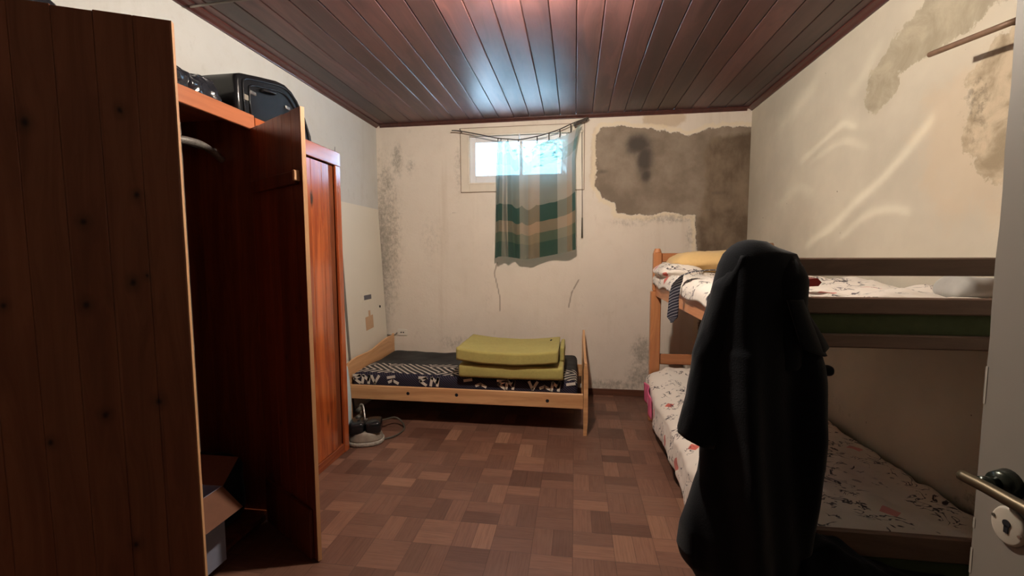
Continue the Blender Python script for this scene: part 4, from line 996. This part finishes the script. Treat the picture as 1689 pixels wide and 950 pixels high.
def coat_body(u, v):
    zz = CT[0][0]+(CT[-1][0]-CT[0][0])*(1-(1-v)**1.0)
    if v < .08: zz = CT[0][0]-(CT[0][0]-CT[-1][0])*.08*(v/.08)**1.6
    xl, xr, dp = tab(CT, zz, 1), tab(CT, zz, 2), tab(CT, zz, 3)
    a = 2*PI*u; cx = (xl+xr)/2; hw = (xr-xl)/2
    ca, sa = math.cos(a), math.sin(a)
    x_ = cx+hw*math.copysign(abs(ca)**.85, ca); yb_ = dp*.45 if sa > 0 else dp
    y_ = PY+yb_*sa
    low_ = min(1, (1.49-zz)*1.6)
    if sa < .2:
        ph = (x_-PX)*26+1.6*math.sin(zz*1.7)
        y_ += (.034*math.sin(ph)+.012*math.sin(ph*2.1+zz*3))*low_*abs(ca-0)**0*(1-abs(ca)**6)
    x_ += .006*nz((x_, y_, zz), 8, 61)*low_
    return Vector((x_, y_, zz+.004*nz((x_, y_, 0), 10, 5)))
b = B(); grid(b, coat_body, 150, 150, True); 
obj('coat_body', b, M['coat'], coat, True)
# right shoulder lump beside the post knob
def lump(u, v):
    a = 2*PI*u; th = PI*v; T_ = [(0, 1.468), (1, 1.20)]
    zz = 1.450-.38*v; w = .085*min(1, math.sqrt(max(0, v*4)))*(1-.25*v) if v < .98 else .05
    return Vector((.700-.01*v+w*math.cos(a)*(.75+.25*v), PY-.015+(.05 if math.sin(a) > 0 else .095)*math.sin(a)*min(1, math.sqrt(v*5)), zz))
b = B(); grid(b, lump, 40, 30, True); obj('shoulder', b, M['coat'], coat, True)
# hanging sleeve on the left
SLV = [(1.44, .505, .60), (1.36, .476, .60), (1.24, .448, .59), (1.10, .412, .575), (.95, .390, .56), (.835, .366, .53), (.815, .368, .50)]
def sleeve(u, v):
    zz = 1.44+(.812-1.44)*v; xl = lerp_tab([(-a[0], a[1]) for a in SLV], -zz); xr = lerp_tab([(-a[0], a[2]) for a in SLV], -zz)
    a = 2*PI*u; cx = (xl+xr)/2; hw = (xr-xl)/2*min(1, .35+v*4)
    ca, sa = math.cos(a), math.sin(a); z2 = zz-.045*(ca+1)*.5*max(0, (v-.8)/.2)
    return Vector((cx+hw*ca+.004*nz((cx, zz, ca), 12, 3), PY-.020+.055*sa+.010*math.sin(zz*14+ca*2)*v, z2))
b = B(); vs = grid(b, sleeve, 48, 60, True); b.faces.new([vs[i][-1] for i in range(48)]); b.faces.new([vs[i][0] for i in range(48)][::-1]); obj('sleeve', b, M['coat'], coat, True)
# added slab hidden behind the coat, keeps lamp light off the lower bunk
b = B(); soft(b, (.575, 1.62, .50), (.640, 2.05, 1.27), .028, .02, lambda p: Vector((.012*math.sin(p.y*30+p.z*2), 0, .02*nz(p, 6, 4)))); obj('added_light_block', b, M['coat'], coat, True)
# lapel pointing right, button
b = B()
def lapel(u, v):
    zz = 1.30-.185*v; xr = .752+.085*v**1.25; xl = .66+.05*v
    return Vector((xl+(xr-xl)*u, PY-.115*(1-u**3)-.012, zz+.03*(1-u)*v-.012*u*v))
grid(b, lapel, 14, 22); o = obj('lapel', b, M['coat'], coat, True); solidify(o, .008)
b = B(); soft(b, (.820, PY-.020, 1.030), (.872, PY+.020, 1.066), .016, .006); obj('cuff_tab', b, M['coat'], coat, True)
# dark heap in front of the bunk end
def heap(u, v):
    x_ = .76+.80*u; y_ = 1.40+.265*v
    top = lerp_tab([(0, .43), (.12, .47), (.22, .44), (.38, .36), (.6, .32), (.85, .29), (1, .27)], u)
    s = math.sin(PI*min(1, v*1.0)/1.0) if v < .5 else 1
    z = top*(s**.6 if v < .5 else 1-.10*(v-.5))
    return Vector((x_, y_-.03*nz((x_, z, 0), 6, 2), max(.004, z+.02*nz((x_, y_, 0), 14, 4))))
b = B()
vs = grid(b, heap, 70, 40)
def skirtf(row):
    lowv = [b.verts.new((q.co.x, q.co.y, .004)) for q in row]
    for k in range(len(row)-1): b.faces.new((row[k], row[k+1], lowv[k+1], lowv[k]))
    return lowv
for row in (vs[0], vs[-1], [r[-1] for r in vs]): skirtf(row)
bmesh.ops.recalc_face_normals(b, faces=b.faces)
meta(obj('dark_plush_garment', b, M['coat_fur'], smooth=True), 'heap of dark plush clothing at the foot of the bunk', 'clothes')

# ------------------------------------------------------------------ open room door at the right
HX, HY = .835, -.10; FX, FY = .750, .905
dl = math.hypot(FX-HX, FY-HY); ang = math.atan2(FY-HY, FX-HX)
door = thing('door_1', None, None, (HX, HY, 0), ang, kind='structure')
# local x: hinge -> free edge ; local +y faces the camera side (room's -x)
th = .036
def jag(n, seed):
    rnd = random.Random(seed); pts = []; z = 0.012
    while z < 2.05:
        pts.append((dl+rnd.choice([0, 0, 0, -.0015, -.002]), z)); z += rnd.uniform(.03, .09)
    pts.append((dl, 2.06)); return pts
b = B(); prism(b, [(0, .012)]+jag(30, 5)+[(0, 2.06)], 'y', -th, 0); obj('door_leaf', b, M['paint_door'], door, local=True)
for z_, h_ in ((.84, .05), (1.17, .07), (.93, .02)):
    obj('chipped_edge', box(B(), (dl-.0035, .0001, z_), (dl+.0008, .0007, z_+h_), .0002), M['door_chip'], door, local=True, label='chipped pale paint on the door edge')
b = B(); cyl(b, (dl-.055, .0, 1.045), (dl-.055, .022, 1.045), .026, 24, .020); cyl(b, (dl-.055, .022, 1.045), (dl-.055, .048, 1.045), .012, 16); obj('handle_rose', b, M['green_metal'], door, True, local=True)
b = B(); tube(b, [(dl-.045+.02, .052, 1.044), (dl-.07, .054, 1.046), (dl-.12, .055, 1.045), (dl-.18, .054, 1.043)], lambda s: .0095+.002*s, 12); obj('lever_handle', b, M['brass'], door, True, local=True)
b = ring(B(), [(0.98, 0), (1.0, .002), (.95, .005), (.85, .006)], 0, 0, .028, .034, 0, 40, 2.0)
b.transform(Matrix.Translation((dl-.062, 0, .972)) @ Matrix.Rotation(-PI/2, 4, 'X')); plate = obj('keyhole_plate', b, M['escut'], door, True, local=True)
b = B(); cyl(b, (dl-.062, .0055, .977), (dl-.062, .0075, .977), .0065, 16); box(b, (dl-.0655, .0055, .960), (dl-.0585, .0075, .974)); obj('keyhole', b, M['hole'], plate, local=True)
b = B(); cyl(b, (dl-.040, .0055, .980), (dl-.040, .0075, .980), .003, 10); obj('screw', b, M['cord'], plate, local=True)
b = B(); cyl(b, (dl-.083, .0055, .966), (dl-.083, .0075, .966), .003, 10); obj('screw', b, M['chrome'], plate, local=True)
